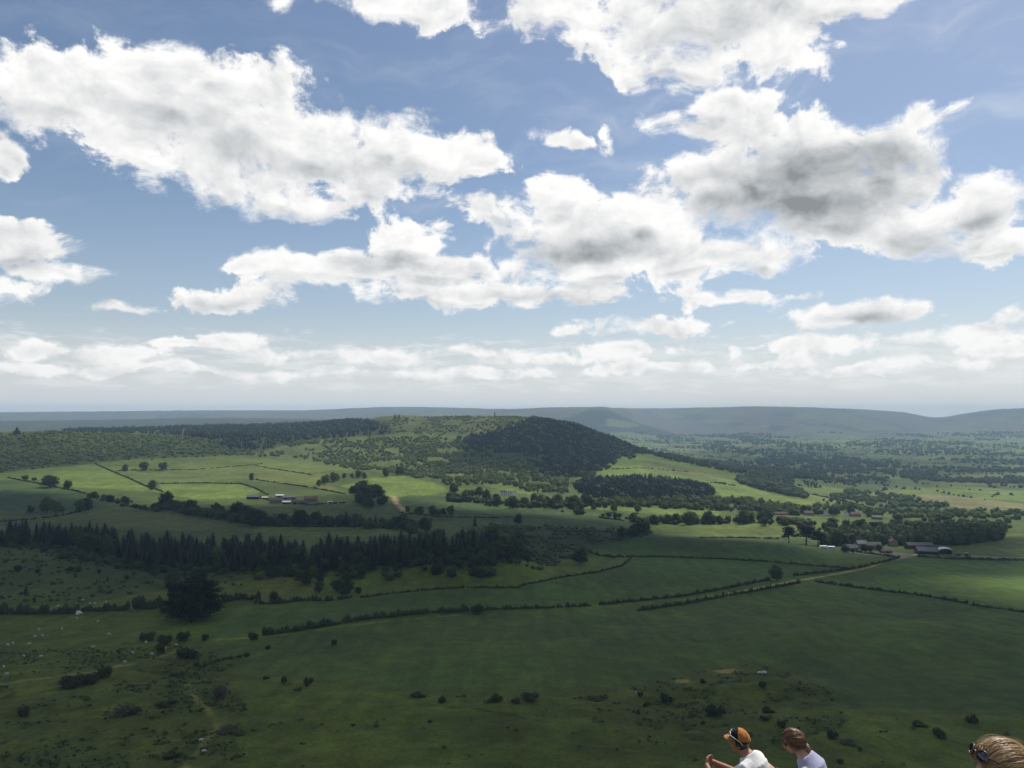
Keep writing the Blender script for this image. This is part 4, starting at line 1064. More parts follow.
for mt, px, py, w, h, lab in SH: shrub_px(mt, px, py, w, h, lab, 'bushes on the rough slope' if mt == 'gorse' else None)

# ---- hedges and walls
def hedge(pts, h, label, w=1.6, mat='gorse', density=5.0, gap=0.0, name='hedge', cat='hedge'):
    P = []
    for a, b in zip(pts[:-1], pts[1:]):
        n = max(2, int(abs(b[0] - a[0]) / 2.5 + abs(b[1] - a[1]) / 1.0))
        for i in range(n): P.append(ground(a[0] + (b[0] - a[0]) * i / n, a[1] + (b[1] - a[1]) * i / n))
    P.append(ground(*pts[-1]))
    # even spacing
    Q = [P[0]]; acc = 0
    step = max(1.2, P[0].y / 500)
    for a, b in zip(P[:-1], P[1:]):
        L = (b.xy - a.xy).length; s = step - acc
        while s <= L:
            q = a.lerp(b, s / L); Q.append(q); s += step
        acc = (acc + L) % step if L else acc
    if len(Q) < 3: Q = P
    Q = np.array([q[:] for q in Q]); Q[:, 2] = height(Q[:, 0], Q[:, 1])
    r = np.random.default_rng(abs(hash(label)) % 1000 if False else int(pts[0][0] * 7 + pts[0][1]) % 997)
    clumps = []
    for i, q in enumerate(Q):
        if r.uniform() < gap: continue
        hh = h * r.uniform(.55, 1.45) * (1.0 + .25 * math.sin(i * .7))
        clumps.append((q + np.array((r.uniform(-.3, .3), r.uniform(-.3, .3), hh * .45)), (max(step * .75, w * .5), w * r.uniform(.42, .62), hh * .56)))
    v1, q1 = cores(r, clumps, .95); nl = int(len(clumps) * density)
    v2, q2 = leaves(r, clumps, nl, min(.55, step * .3), inner=.85)
    return tag(link_mesh(name, np_mesh(name, np.concatenate([v1, v2]), [q1, q2 + len(v1)]), mat=LM[mat]), label, cat)
HG = [
 ([(95,464),(113,472),(130,479),(145,486),(163,492)],1.8,'straight dark wall line slanting down between the bright left fields',1.2),
 ([(115,471),(145,470),(190,470),(230,467),(262,464)],1.6,'broken hedge along the top of the upper left fields',1.5,.25),
 ([(158,484),(200,483),(241,484),(252,487),(268,495)],1.8,'hedge framing the small bright field left of the farm',1.3),
 ([(256,466),(280,470),(312,475)],1.6,'thin hedge crossing the highest bright field',1.2),
 ([(256,480),(285,484),(312,488),(345,494)],1.8,'hedge running just above the farm roofs',1.3),
 ([(8,478),(40,484),(75,491),(90,495)],2.0,'hedge under the big round tree along the bright left field',2.0,.1),
 ([(80,512),(60,516),(30,520),(0,522)],2.0,'hedge between the two dark left-hand fields',2.0,.2),
 ([(0,614),(30,614),(60,614),(78,613)],4.2,'thick dark hedge at the left edge below the boggy scrub',3.0),
 ([(83,612),(105,611),(130,610)],3.4,'bushy hedge between the white object and the great pines',3.0),
 ([(134,609),(150,609),(164,607)],5.0,'tall rounded piece of hedge just left of the great pines',3.6),
 ([(222,603),(240,599),(260,600)],3.6,'thick hedge right of the great pines',3.2),
 ([(256,604),(275,604),(300,601),(330,601),(352,598)],2.4,'hedge along the foot of the olive field',2.4,.1),
 ([(362,598),(390,594),(420,591),(460,588),(516,588),(530,584),(560,578),(600,572),(622,566),(632,558)],1.5,'dark wall curling round the foot of the green mound',1.2),
 ([(262,636),(290,632),(320,627),(340,624)],3.0,'left thick half of the long hedge through the crops',2.8,.05),
 ([(343,623),(370,619),(400,616),(430,613),(460,612),(484,610)],3.0,'right thick half of the long hedge ending in a bushy tree',2.6),
 ([(486,610),(520,609),(550,608),(592,606)],2.0,'low dark hedge going on from the bushy tree',1.6),
 ([(600,605),(640,601),(680,597),(720,590),(770,580)],2.0,'upper hedge of the pair along the lane',1.6,.04),
 ([(638,611),(680,605),(740,594),(775,588),(800,583)],2.2,'lower hedge of the pair along the lane',1.8),
 ([(588,552),(600,556),(614,558)],2.2,'short hedge at the left corner of the upper crop',1.8),
 ([(616,557),(660,557),(720,559),(770,562),(803,565),(850,569)],1.6,'straight wall between the two crops right of the lone tree',1.3,.03),
 ([(794,576),(830,572),(860,568),(885,562),(900,558)],2.0,'hedge on the far side of the lane up to the farm',1.7),
 ([(816,582),(850,587),(896,593)],2.2,'left stretch of the hedge under the lane',1.8,.04),
 ([(898,593),(930,597),(968,604)],1.8,'middle stretch of the hedge running to the right edge',1.6,.05),
 ([(970,605),(1000,609),(1040,615)],1.6,'right end of the hedge by the frame edge',1.5,.15),
 ([(840,550),(870,554),(898,558)],2.2,'hedge in front of the farm houses',1.8),
 ([(918,557),(950,559),(985,560),(1040,561)],2.0,'hedge along the farm road at the right',1.6),
 ([(700,538),(740,538),(780,539)],1.4,'low wall at the back of the upper crop',1.2,.1),
 ([(600,518),(625,521)],2.4,'low dark hedge left of the belt behind the pale field',2.2),
 ([(740,478),(775,487),(810,494),(850,503),(886,512)],3.0,'dark hedge running down the end of the green shoulder',3.0,.05),
 ([(775,507),(790,503)],2.6,'bushy hedge tip left of the cottages',3.0),
 ([(872,497),(905,502),(940,506)],2.6,'hedge under the hay field on the plain',2.6,.1),
 ([(600,470),(640,468),(690,472)],2.0,'thin row of bushes across the green shoulder',1.5,.6),
 ([(690,484),(715,483),(735,486)],3.0,'short row of bushes low on the green shoulder',2.6,.3),
 ([(255,497),(280,503),(310,505),(345,503)],1.8,'hedge just below the left-hand farm',1.6,.15),
 ([(255,526),(300,527),(360,527)],1.8,'hedge along the foot of the shelter belt',1.6),
 ([(400,513),(440,517),(480,518),(520,518)],1.8,'hedge below the short straight row of trees',1.6,.15),
 ([(200,668),(222,660),(250,656)],1.2,'thin old hedge line right of the track bend',1.2,.35),
]
for g in HG: hedge(g[0], g[1], g[2], g[3], gap=g[4] if len(g) > 4 else 0.05)
# ------------------------------------------------------------------ buildings
BM = {
 'slate': plain('slate_roof', (.052, .048, .050), .8, .4, .2, .8), 'grey': plain('grey_sheet_roof', (.115, .115, .118), .75, .25, .12, .6),
 'pale': plain('pale_sheet_roof', (.62, .63, .63), .45, .4, .08, .5), 'teal': plain('galvanised_curved_roof', (.46, .52, .52), .4, .5, .08, .5),
 'pantile': plain('red_pantile_roof', (.115, .070, .055), .85, .2, .25, 1.0), 'brown': plain('brown_tile_roof', (.13, .085, .065), .8, .2, .2, 1.0),
 'stone': plain('sandstone_wall', (.20, .15, .11), .9, .1, .25, .8), 'white': plain('white_render_wall', (.74, .73, .70), .8, .2, .05, .5),
 'pink': plain('pinkish_brick_wall', (.30, .20, .155), .85, .15, .15, .8), 'wood': plain('weathered_boarding', (.075, .062, .050), .9, .1, .3, 1.0),
 'cream': plain('cream_wall', (.60, .52, .40), .8, .2, .06, .5), 'glass': plain('window_glass', (.03, .035, .04), .15, .6, .05), 'dark': plain('dark_parts_and_shade', (.02, .019, .018), .9, .1, .1),
 'door': plain('painted_door', (.06, .075, .065), .5, .4, .1), 'brick': plain('chimney_brick', (.20, .10, .07), .9, .1, .2),
}
def box_mesh(name, boxes, mat):
    V, Q = [], []
    for (x0, y0, z0, x1, y1, z1) in boxes:
        o = len(V)
        V += [(x0,y0,z0),(x1,y0,z0),(x1,y1,z0),(x0,y1,z0),(x0,y0,z1),(x1,y0,z1),(x1,y1,z1),(x0,y1,z1)]
        Q += [(o,o+3,o+2,o+1),(o+4,o+5,o+6,o+7),(o,o+1,o+5,o+4),(o+1,o+2,o+6,o+5),(o+2,o+3,o+7,o+6),(o+3,o,o+4,o+7)]
    me = np_mesh(name, np.array(V, float), np.array(Q)); me.materials.append(BM[mat] if isinstance(mat, str) else mat); return me
def gable_walls(L, Dp, h, rh):
    V = []; 
    for y in (-Dp/2, Dp/2): V += [(-L/2,y,-2.5),(L/2,y,-2.5),(L/2,y,h),(-L/2,y,h)]
    V += [(-L/2,0,h+rh),(L/2,0,h+rh)]
    me = bpy.data.meshes.new('wall'); me.from_pydata(V, [], [(0,1,2,3),(5,4,7,6),(1,5,6,9,2),(4,0,3,8,7),(3,2,9,8),(7,8,9,6)]); me.update(); return me
def gable_roof(L, Dp, h, rh, over=.35, th=.22):
    a = Dp/2 + over; zz = h - rh / (Dp/2) * over; x = L/2 + over; pr = [(-a, zz), (0, h + rh), (a, zz), (a, zz + th), (0, h + rh + th * 1.25), (-a, zz + th)]
    V = [(-x, y, z) for y, z in pr] + [(x, y, z) for y, z in pr]; n = 6
    fs = [(i, (i + 1) % n, n + (i + 1) % n, n + i) for i in range(n)] + [(0,5,4,1),(1,4,3,2),(n,n+1,n+4,n+5),(n+1,n+2,n+3,n+4)]
    me = bpy.data.meshes.new('roof'); me.from_pydata(V, [], fs); me.update(); return me
def arch_roof(L, Dp, h, rh, th=.18, n=12):
    V = []; 
    for r_ in (0, th):
        for i in range(n + 1):
            a = math.pi * i / n; V.append((-(Dp/2 + .1 + r_) * math.cos(a), h + (rh + r_) * math.sin(a)))
    m = n + 1; P = [(-L/2 - .2, y, z) for y, z in V] + [(L/2 + .2, y, z) for y, z in V]; k = 2 * m; fs = []
    for i in range(n):
        fs += [(i, i+1, k+i+1, k+i), (m+i, k+m+i, k+m+i+1, m+i+1), (i, m+i, m+i+1, i+1), (k+i, k+i+1, k+m+i+1, k+m+i)]
    fs += [(0, k, k+m, m), (n, m+n, k+m+n, k+n)]
    me = bpy.data.meshes.new('roof'); me.from_pydata(P, [], fs); me.update(); return me
def building(px, py, wpx, dep, h, rh, yaw, wall, roof, label, kind='house', name='house', cat='house'):
    p = ground(px, py); L = max(wpx * p.y / F, 3.0)
    o = empty(name, p, R(yaw)); tag(o, label, cat)
    w = gable_walls(L, dep, h, rh); link_mesh('wall', w, o, mat=BM[wall])
    f = -dep / 2
    if kind == 'arch':
        bpy.data.objects.remove(o.children[0]); 
        link_mesh('wall', box_mesh('wall', [(-L/2, -dep/2, -2, -L/2 + .25, dep/2, h), (-L/2 + .26, dep/2 - .25, -2, L/2, dep/2, h), (L/2 - .25, -dep/2, -2, L/2, dep/2 - .26, h)], wall), o)
        link_mesh('roof', arch_roof(dep, L, h, rh), o, rz=R(90), mat=BM[roof])
        for s in (-.17, .17): link_mesh('post', box_mesh('post', [(s*L - .15, -dep/2, -1, s*L + .15, -dep/2 + .3, h)], 'wood'), o)
        return o
    ro = link_mesh('roof', gable_roof(L, dep, h, rh), o, mat=BM[roof])
    if kind == 'house':
        link_mesh('chimney', box_mesh('chimney', [(L*.34, -.45, h + rh*.75, L*.34 + .9, .45, h + rh + 1.2)], 'brick'), ro)
        if L > 9: link_mesh('chimney', box_mesh('chimney', [(-L*.40, -.45, h + rh*.75, -L*.40 + .9, .45, h + rh + 1.2)], 'brick'), ro)
        n = max(2, int(L / 3.2)); fl = 2 if h > 4 else 1
        for j in range(fl):
            for i in range(n):
                x = (i + .5) / n * L - L/2; z = .9 + j * 2.5
                if j == 0 and i == n // 2:
                    link_mesh('door', box_mesh('door', [(x - .5, f - .06, 0, x + .5, f + .05, 2.05)], 'door'), o); continue
                wn = link_mesh('window', box_mesh('window', [(x - .55, f - .05, z, x + .55, f + .05, z + 1.2)], 'glass'), o)
                link_mesh('sill', box_mesh('sill', [(x - .65, f - .16, z - .12, x + .65, f + .04, z - .003)], 'white'), wn)
    elif kind == 'barn':
        for x in ((-.25, .25) if L > 14 else (0,)):
            link_mesh('door', box_mesh('door', [(x * L - 1.8, f - .06, -.5, x * L + 1.8, f + .05, min(3.4, h * .85))], 'dark'), o)  # near-black panel stands in for the shade inside the doorway
    elif kind == 'open':
        n = max(2, int(L / 6))
        for i in range(n):
            a = -L/2 + .4 + i * (L - .4) / n
            link_mesh('bay_shade', box_mesh('bay_shade', [(a, f - .06, -.5, a + (L - .4) / n - .4, f + .05, h * .86)], 'dark'), o)  # flat dark panel on the wall, painted shade of an open front
    return o
B = building
# farm on the left
B(254,499,13,9,3.6,2.4,-6,'wood','grey','long grey-roofed barn at the left end of the distant farm','open','barn','barn')
B(265,499,6,5,2.4,1.0,0,'wood','cream','low pale-roofed shed right of the long grey barn','barn','shed','shed')
B(276,503,12,8,4.6,2.8,8,'stone','slate','dark slate farmhouse in the middle of the left-hand farm')
B(280,497,8,6,2.6,1.2,0,'stone','pale','white-roofed shed behind the dark farmhouse','barn','shed','shed')
B(290,499,14,7,2.8,1.5,4,'stone','grey','pale long roof behind the white barn of the left farm','barn','barn','barn')
B(287,504,8,7,3.0,1.4,0,'stone','pale','bright white-roofed barn at the front of the left farm','open','barn','barn')
B(299,504,14,7,3.0,2.2,-4,'stone','pantile','long red-roofed range right of the white-roofed barn','barn','barn','barn')
B(311,502,13,9,4.8,3.2,6,'stone','brown','big brown-roofed building at the right end of the left farm')
B(330,503,5,3,2.0,.7,0,'white','pale','small white shed standing apart right of the left farm','barn','shed','shed')
# hamlet below the dark hill
B(503,495,5,6,5,2.6,0,'white','slate','left of the white houses in the trees below the hill')
B(508.5,495.5,6,6,5,2.4,0,'white','grey','middle one of the white houses in the trees, grey roof')
B(514.5,496,4,7,5.4,3,60,'white','slate','bright white gable at the right end of the white houses')
B(542,501,4,6,5,2.4,20,'cream','brown','cream house half hidden in the trees right of the white ones')
B(557,500,9,7,4.6,2.6,-8,'pink','pantile','red-roofed house in the trees left of the lens-shaped plantation')
# cottages by the pale hill field
B(780.5,515,13,7,2.7,1.9,3,'pink','pantile','long pink bungalow left of the other cottages')
B(808.5,515.5,9,7,4.6,2.2,-5,'pink','brown','pink two-storey house right of the long bungalow')
B(826,515,4,6,4.2,2.2,70,'white','slate','small white gable among the dark cottage trees')
B(832.5,514.5,4,6,3.6,1.4,0,'white','pale','white flat-looking roof among the cottage trees')
B(846.5,516,4,6,4.2,2.2,75,'white','slate','white gable left of the right-hand pink cottage')
B(855,516.5,10,7,4.4,2.4,4,'pink','brown','pink cottage at the right end of the cottage row')
B(877,519,9,8,3.2,2.2,-12,'stone','grey','grey-roofed barn right of the cottages')
# farm on the right
B(850,551,13,9,4.0,2.8,10,'stone','slate','low dark farmhouse at the left end of the right-hand farm')
B(861,548,10,9,5.2,3.2,0,'stone','grey','taller grey-roofed house behind the low dark farmhouse')
B(873,549,14,9,4.6,3.0,-6,'stone','slate','dark slate range in the middle of the right-hand farm','barn','barn','barn')
B(893,546,8,8,5.5,3.0,80,'pink','pantile','pinkish gable end standing above the dark farm roofs')
B(886,553,10,6,2.6,1.5,4,'stone','slate','low shed in front of the pinkish gable','barn','shed','shed')
B(919,548.5,25,11,4.2,2.4,-4,'wood','slate','long dark barn roof at the back of the right-hand farm','barn','barn','barn')
B(926,553.5,18,15,3.6,3.2,-14,'wood','grey','wide grey-roofed cattle shed in front of the long dark barn','open','barn','barn')
B(945,554,11,11,4.0,2.4,-20,'wood','teal','pale round-roofed open barn at the right end of the farm','arch','barn','barn')
def caravan(px, py, label):
    p = ground(px, py); o = empty('caravan', p, R(random.uniform(-10, 10))); tag(o, label, 'caravan')
    link_mesh('body', box_mesh('body', [(-3.6, -1.2, .5, 3.6, 1.2, 2.7)], 'white'), o)
    link_mesh('roof', gable_roof(7.2, 2.4, 2.7, .35, .1, .08), o, mat=BM['pale'])
    for x in (-2.3, .1, 2.2): link_mesh('window', box_mesh('window', [(x - .5, -1.24, 1.5, x + .5, -1.17, 2.2)], 'glass'), o)
    link_mesh('door', box_mesh('door', [(-1.35, -1.23, .6, -.65, -1.18, 2.4)], 'grey'), o)
    link_mesh('chassis', box_mesh('chassis', [(-3.4, -1.0, -.4, 3.4, 1.0, .495)], 'dark'), o)
caravan(823, 548.5, 'left of two white caravans parked at the field corner by the farm'); caravan(831, 549, 'right of two white caravans parked at the field corner by the farm')

def wheel_mesh(r, w):
    bm = bmesh.new(); bmesh.ops.create_cone(bm, cap_ends=True, segments=18, radius1=r, radius2=r, depth=w, matrix=Matrix.Rotation(R(90), 4, 'X'))
    bmesh.ops.bevel(bm, geom=[e for e in bm.edges if e.calc_face_angle(0) > 1], offset=.06, segments=2, affect='EDGES')
    me = bpy.data.meshes.new('wheel'); bm.to_mesh(me); bm.free(); me.materials.append(BM['dark']); return me
def tractor(px, py, label):
    p = ground(px, py); o = empty('tractor', p, R(12)); tag(o, label, 'tractor'); o.scale = (1.3, 1.3, 1.3)
    red = plain('dull_red_paint', (.22, .045, .030), .5, .4, .1)
    link_mesh('bonnet', box_mesh('bonnet', [(.2, -.4, .9, 2.2, .4, 1.6), (-1.0, -.5, .8, .195, .5, 1.3)], red), o)
    c = link_mesh('cab', box_mesh('cab', [(-1.1, -.7, 1.305, .1, .7, 2.5)], 'glass'), o); link_mesh('roof', box_mesh('roof', [(-1.25, -.8, 2.503, .25, .8, 2.66)], 'white'), c)
    for x, y, r_ in ((-.7, -.95, .85), (-.7, .95, .85), (1.7, -.8, .55), (1.7, .8, .55)): link_mesh('wheel', wheel_mesh(r_, .4), o, (x, y, r_ - .02))
    link_mesh('exhaust', box_mesh('exhaust', [(1.0, .2, 1.603, 1.1, .3, 2.5)], 'dark'), o)
tractor(967, 556.2, 'dull red tractor standing on the farm road right of the round-roofed barn')
def trailer(px, py, label):
    p = ground(px, py); o = empty('trailer', p, R(5)); tag(o, label, 'trailer')
    link_mesh('bed', box_mesh('bed', [(-3.5, -1.2, 1.0, 3.5, 1.2, 1.25), (-3.5, -1.2, 1.253, -3.4, 1.2, 2.2), (3.4, -1.2, 1.253, 3.5, 1.2, 2.2), (-3.395, 1.1, 1.253, 3.395, 1.2, 2.0), (-3.395, -1.2, 1.253, 3.395, -1.1, 2.0)], 'pantile'), o)
    for x, y in ((-.7, -1.0), (-.7, 1.0), (.7, -1.0), (.7, 1.0)): link_mesh('wheel', wheel_mesh(.5, .35), o, (x, y, .48))
trailer(958, 556, 'low reddish farm trailer left of the tractor')

# monument on the hilltop
p = ground(494.8, 417.2); o = empty('monument', p, R(20)); tag(o, 'tall stone obelisk standing on the moorland hilltop', 'monument')
mon = plain('monument_sandstone', (.13, .115, .095), .9, .1, .2, .5)
link_mesh('plinth', box_mesh('plinth', [(-2.6, -2.6, -2, 2.6, 2.6, 1.2), (-1.9, -1.9, 1.203, 1.9, 1.9, 4.0)], mon), o)
V = [(-1.5,-1.5,4.003),(1.5,-1.5,4.003),(1.5,1.5,4.003),(-1.5,1.5,4.003),(-1.0,-1.0,17),(1.0,-1.0,17),(1.0,1.0,17),(-1.0,1.0,17),(0,0,19)]
me = bpy.data.meshes.new('shaft'); me.from_pydata(V, [], [(3,2,1,0),(0,1,5,4),(1,2,6,5),(2,3,7,6),(3,0,4,7),(4,5,8),(5,6,8),(6,7,8),(7,4,8)]); link_mesh('shaft', me, o, mat=mon)

# ---- shapes grown from tapered limbs and fused into one skin
def tube(pts, rad, seg=14, caps=True, ref=(0, 1, 0)):
    """closed tapered tube; rad entries r or (side, depth)"""
    P = [Vector(p) for p in pts]; Vt = []; Fs = []
    rr = [(r, r) if np.ndim(r) == 0 else tuple(r) for r in rad]
    tn = [((P[min(i + 1, len(P) - 1)] - P[max(i - 1, 0)]).normalized()) for i in range(len(P))]
    if caps:   # rounded ends
        a, b = rr[0], rr[-1]; P2, R2, T2 = [], [], []
        for k in (.95, .6): P2.append(P[0] - tn[0] * min(a) * k); R2.append(tuple(v * math.sqrt(1 - k * k) for v in a)); T2.append(tn[0])
        P2 += P; R2 += rr; T2 += tn
        for k in (.6, .95): P2.append(P[-1] + tn[-1] * min(b) * k); R2.append(tuple(v * math.sqrt(1 - k * k) for v in b)); T2.append(tn[-1])
        P, rr, tn = P2, R2, T2
    for p_, (a, b), t in zip(P, rr, tn):
        rf = Vector(ref); s = rf - t * rf.dot(t)
        if s.length < 1e-3: s = Vector((1, 0, 0)) - t * t.x
        s.normalize(); u = t.cross(s)
        for i in range(seg):
            an = 6.28318 * i / seg; Vt.append((p_ + s * math.cos(an) * a + u * math.sin(an) * b)[:])
    n = len(P)
    for j in range(n - 1):
        for i in range(seg): Fs.append((j*seg + i, j*seg + (i+1) % seg, (j+1)*seg + (i+1) % seg, (j+1)*seg + i))
    Fs.append(tuple(range(seg))[::-1]); Fs.append(tuple((n-1)*seg + i for i in range(seg)))
    return Vt, Fs
def ball(c, r, rot=None, base=ICO3):
    r = np.array(r if np.ndim(r) else (r, r, r), float); v = base[0] * r
    if rot is not None: v = v @ np.array(rot.to_matrix()).T
    return (v + np.array(c)).tolist(), [tuple(f) for f in base[1]]
def fuse(name, shapes, voxel=.007, smooth=4):
    V, Fc = [], []
    for v, f in shapes:
        o = len(V); V += [tuple(x) for x in v]; Fc += [tuple(i + o for i in q) for q in f]
    me = bpy.data.meshes.new(name); me.from_pydata(V, [], Fc)
    bm = bmesh.new(); bm.from_mesh(me); bmesh.ops.recalc_face_normals(bm, faces=bm.faces); bm.to_mesh(me); bm.free()
    ob = bpy.data.objects.new(name, me); col.objects.link(ob)
    md = ob.modifiers.new('r', 'REMESH'); md.mode = 'VOXEL'; md.voxel_size = voxel; md.use_smooth_shade = True
    if smooth: ms_ = ob.modifiers.new('s', 'SMOOTH'); ms_.factor = .5; ms_.iterations = smooth
    dg = bpy.context.evaluated_depsgraph_get(); res = bpy.data.meshes.new_from_object(ob.evaluated_get(dg))
    bpy.data.objects.remove(ob); bpy.data.meshes.remove(me); res.name = name
    res.polygons.foreach_set('use_smooth', np.ones(len(res.polygons), bool))
    return res

# ---- sheep
fleece = plain('fleece', (.62, .59, .52), .95, .05, .12, 8.0); sheepskin = plain('sheep_face', (.45, .41, .36), .9, .1, .1, 8.0)
def sheep_shapes(graze):
    hd = (.72, 0, .22) if graze else (.74, 0, .86)
    s = [tube([(-.42, 0, .62), (-.2, 0, .64), (.1, 0, .63), (.36, 0, .65)], [(.19, .20), (.26, .27), (.25, .26), (.19, .19)], 12)]
    s.append(tube([(.36, 0, .68), ((.36 + hd[0]) / 2, 0, (.70 + hd[2]) / 2 + .03), hd], [.13, .10, .085], 10))
    s.append(tube([hd, (hd[0] + .12, 0, hd[2] - (.14 if graze else .06))], [.08, .05], 8))
    for y in (-.07, .07): s.append(tube([(hd[0] - .02, y, hd[2] + .04), (hd[0] - .06, y * 2.2, hd[2] + .05)], [.03, .015], 6))
    for x, y in ((-.34, -.13), (-.34, .13), (.30, -.12), (.30, .12)):
        s.append(tube([(x, y, .52), (x + (-.05 if x < 0 else .02), y, .28), (x, y, .0)], [.085, .045, .035], 8))
    s.append(tube([(-.48, 0, .66), (-.58, 0, .45)], [.05, .03], 6))
    return s
SHEEP = [fuse('sheep', sheep_shapes(g), .035, 2) for g in (True, False)]
for m in SHEEP: m.materials.append(fleece)
def sheep(px, py, label, group, k=1.0):
    p = ground(px, py); o = link_mesh('sheep', random.choice(SHEEP), None, p, random.choice((0, 180)) * math.pi / 180 + random.uniform(-.7, .7)); o.scale = (k, k, k); tag(o, label, 'sheep', group)
for px, py in ((39,630),(35,637.5),(42.5,636.5),(62,630),(77,619),(98,622),(109,635),(13,644),(29,645),(8,646)):
    sheep(px, py, 'white sheep grazing on the green field at the left below the thick hedge', 'sheep on the left-hand field', 1.25)
for px, py in ((58,607),(77,604),(90,604),(95,604),(106,602.5),(83,601)):
    sheep(px, py, 'tiny pale sheep on the olive field above the left hedge', 'sheep on the olive field', 1.15)
for px, py in ((93,648),(41,657.5),(24,657),(133,654),(146,643),(165,649.5),(4,668),(7,675),(176,646),(125,663),(152,655)):
    sheep(px, py, 'pale sheep scattered on the rough slope around the left track', 'sheep by the left track', 1.15)
sheep(201, 742, 'nearer pair of white sheep on the winding path, upper one', None, 1.15); sheep(204, 753, 'nearer pair of white sheep on the winding path, lower one', None, 1.15)

def blob_mesh(name, seed, sx, sy, sz, amp=.3):
    r = np.random.default_rng(seed); v = ICO3[0].copy(); n = v * (1 + amp * (fbm(v[:, 0] * 2 + 5, v[:, 1] * 2 + v[:, 2] * 3 + seed, seed, 4)[:, None] - .5) * 2)
    n = n * np.array((sx, sy, sz)); return np_mesh(name, n, ICO3[1], smooth=False)
stone_m = plain('pale_rock', (.50, .47, .42), .9, .1, .2, 2.0)
for i, (px, py, s, lab) in enumerate(((760,673,.9,'left pale boulder beside the bare earth scar'), (764.5,672.6,1.0,'right pale boulder beside the bare earth scar'))):
    p = ground(px, py); tag(link_mesh('boulder', blob_mesh('boulder', 7 + i, s * 1.3, s, s * .6), None, p + Vector((0, 0, .15)), i * 1.3, stone_m), lab, 'boulder')
p = ground(79, 614.5); sh = blob_mesh('sheet', 5, 1.7, .5, 1.0, .7)
tag(link_mesh('sheet', sh, None, p + Vector((0, -.3, 1.1)), .2, BM['white']), 'bright white crumpled sheet against the dark hedge on the left', 'sheet')
# ------------------------------------------------------------------ the three walkers sitting on the summit edge
def skin_mat(name, c):
    m, nt, out = new_mat(name); b = nt.node('ShaderNodeBsdfPrincipled'); geo = nt.node('ShaderNodeTexCoord')
    nz = nt.noise(geo.outputs['Object'], 26, 4, .6)
    nt.link(nt.mix(nt.ramp(nz, .35, .7, 0, .5), c, tuple(v * f for v, f in zip(c, (1.12, .88, .82)))), b.inputs['Base Color'])
    b.inputs['Roughness'].default_value = .5; b.inputs['Specular IOR Level'].default_value = .35
    b.inputs['Subsurface Weight'].default_value = .12; b.inputs['Subsurface Radius'].default_value = (.01, .004, .002); b.inputs['Subsurface Scale'].default_value = 1.0
    nt.link(b.outputs[0], out.inputs[0]); return m
def hair_mat(name, c1, c2):
    m, nt, out = new_mat(name); b = nt.node('ShaderNodeBsdfPrincipled'); at = nt.node('ShaderNodeAttribute'); at.attribute_name = 'tint'
    tc = nt.node('ShaderNodeTexCoord'); nz = nt.noise(tc.outputs['Object'], 45, 4, .6)
    nt.link(nt.mix(nt.math('ADD', nt.math('MULTIPLY', nz, .5), nt.math('MULTIPLY', at.outputs['Fac'], .8), clamp=True), c1, c2), b.inputs['Base Color'])
    b.inputs['Roughness'].default_value = .42; b.inputs['Specular IOR Level'].default_value = .5
    nt.link(b.outputs[0], out.inputs[0]); return m
def cloth_mat(name, c, scale=60, var=.05):
    m, nt, out = new_mat(name); b = nt.node('ShaderNodeBsdfPrincipled'); tc = nt.node('ShaderNodeTexCoord')
    n1 = nt.noise(tc.outputs['Object'], scale, 3, .6); n2 = nt.noise(tc.outputs['Object'], 9, 4, .55)
    nt.link(nt.vmath('SCALE', c, None, nt.ramp(n1, .3, .7, 1 - var, 1 + var, False)), b.inputs['Base Color'])
    b.inputs['Roughness'].default_value = .9; b.inputs['Specular IOR Level'].default_value = .15; b.inputs['Sheen Weight'].default_value = .1
    bn = nt.node('ShaderNodeBump'); bn.inputs['Strength'].default_value = .6; bn.inputs['Distance'].default_value = .02
    nt.link(n2, bn.inputs['Height']); nt.link(bn.outputs[0], b.inputs['Normal']); nt.link(b.outputs[0], out.inputs[0]); return m

HC = np.array((0.0, 0.0, 0.0))
def head_points(V):
    """unit sphere -> head facing +x, about 0.235 m high, centred between crown and chin"""
    x, y, z = V[:, 0], V[:, 1], V[:, 2]
    sx = np.where(x > 0, .094, .104); hx = x * sx; hy = y * .076; hz = np.where(z > 0, z * .118, z * .122)
    low = np.clip(-z, 0, 1); front = np.clip(x, 0, 1)
    hy *= 1 - .32 * low ** 1.4
    hx = np.where(x < 0, hx * (1 - .42 * low ** 1.2), hx * (1 - .05 * low))
    hx += .018 * low * front
    g = lambda cy, cz, wy, wz: np.exp(-((y - cy) / wy) ** 2 - ((z - cz) / wz) ** 2) * (x > 0)
    hx += .030 * g(0, -.20, .12, .15) + .012 * g(0, -.02, .10, .16)          # nose
    hx += .010 * g(0, -.52, .24, .08) + .012 * g(0, -.84, .30, .12) - .004 * g(0, -.63, .3, .05)   # lips, chin
    hx -= .013 * (g(.36, .06, .16, .10) + g(-.36, .06, .16, .10)); hx += .006 * (g(.33, .24, .24, .07) + g(-.33, .24, .24, .07))   # eye sockets, brows
    return np.stack([hx, hy, hz], 1)
BIG = ico(5)
def head_shape(center, rot):
    p = head_points(BIG[0]); M_ = np.array(rot.to_matrix())
    return (p @ M_.T + np.array(center)).tolist(), [tuple(f) for f in BIG[1]]
def head_extras(center, rot):
    M_ = rot.to_matrix(); c = Vector(center); out = []
    for s in (-1, 1):   # ears
        ring = [M_ @ Vector((-.005 + .018 * math.cos(a), s * .077 + s * .004 * math.cos(a), -.012 + .032 * math.sin(a))) + c for a in np.linspace(0, 6.283, 10)]
        out.append(tube(ring, [.0065] * 10, 6)); out.append(ball(M_ @ Vector((-.002, s * .074, -.012)) + c, (.014, .006, .025), rot, ICO2))
    return out
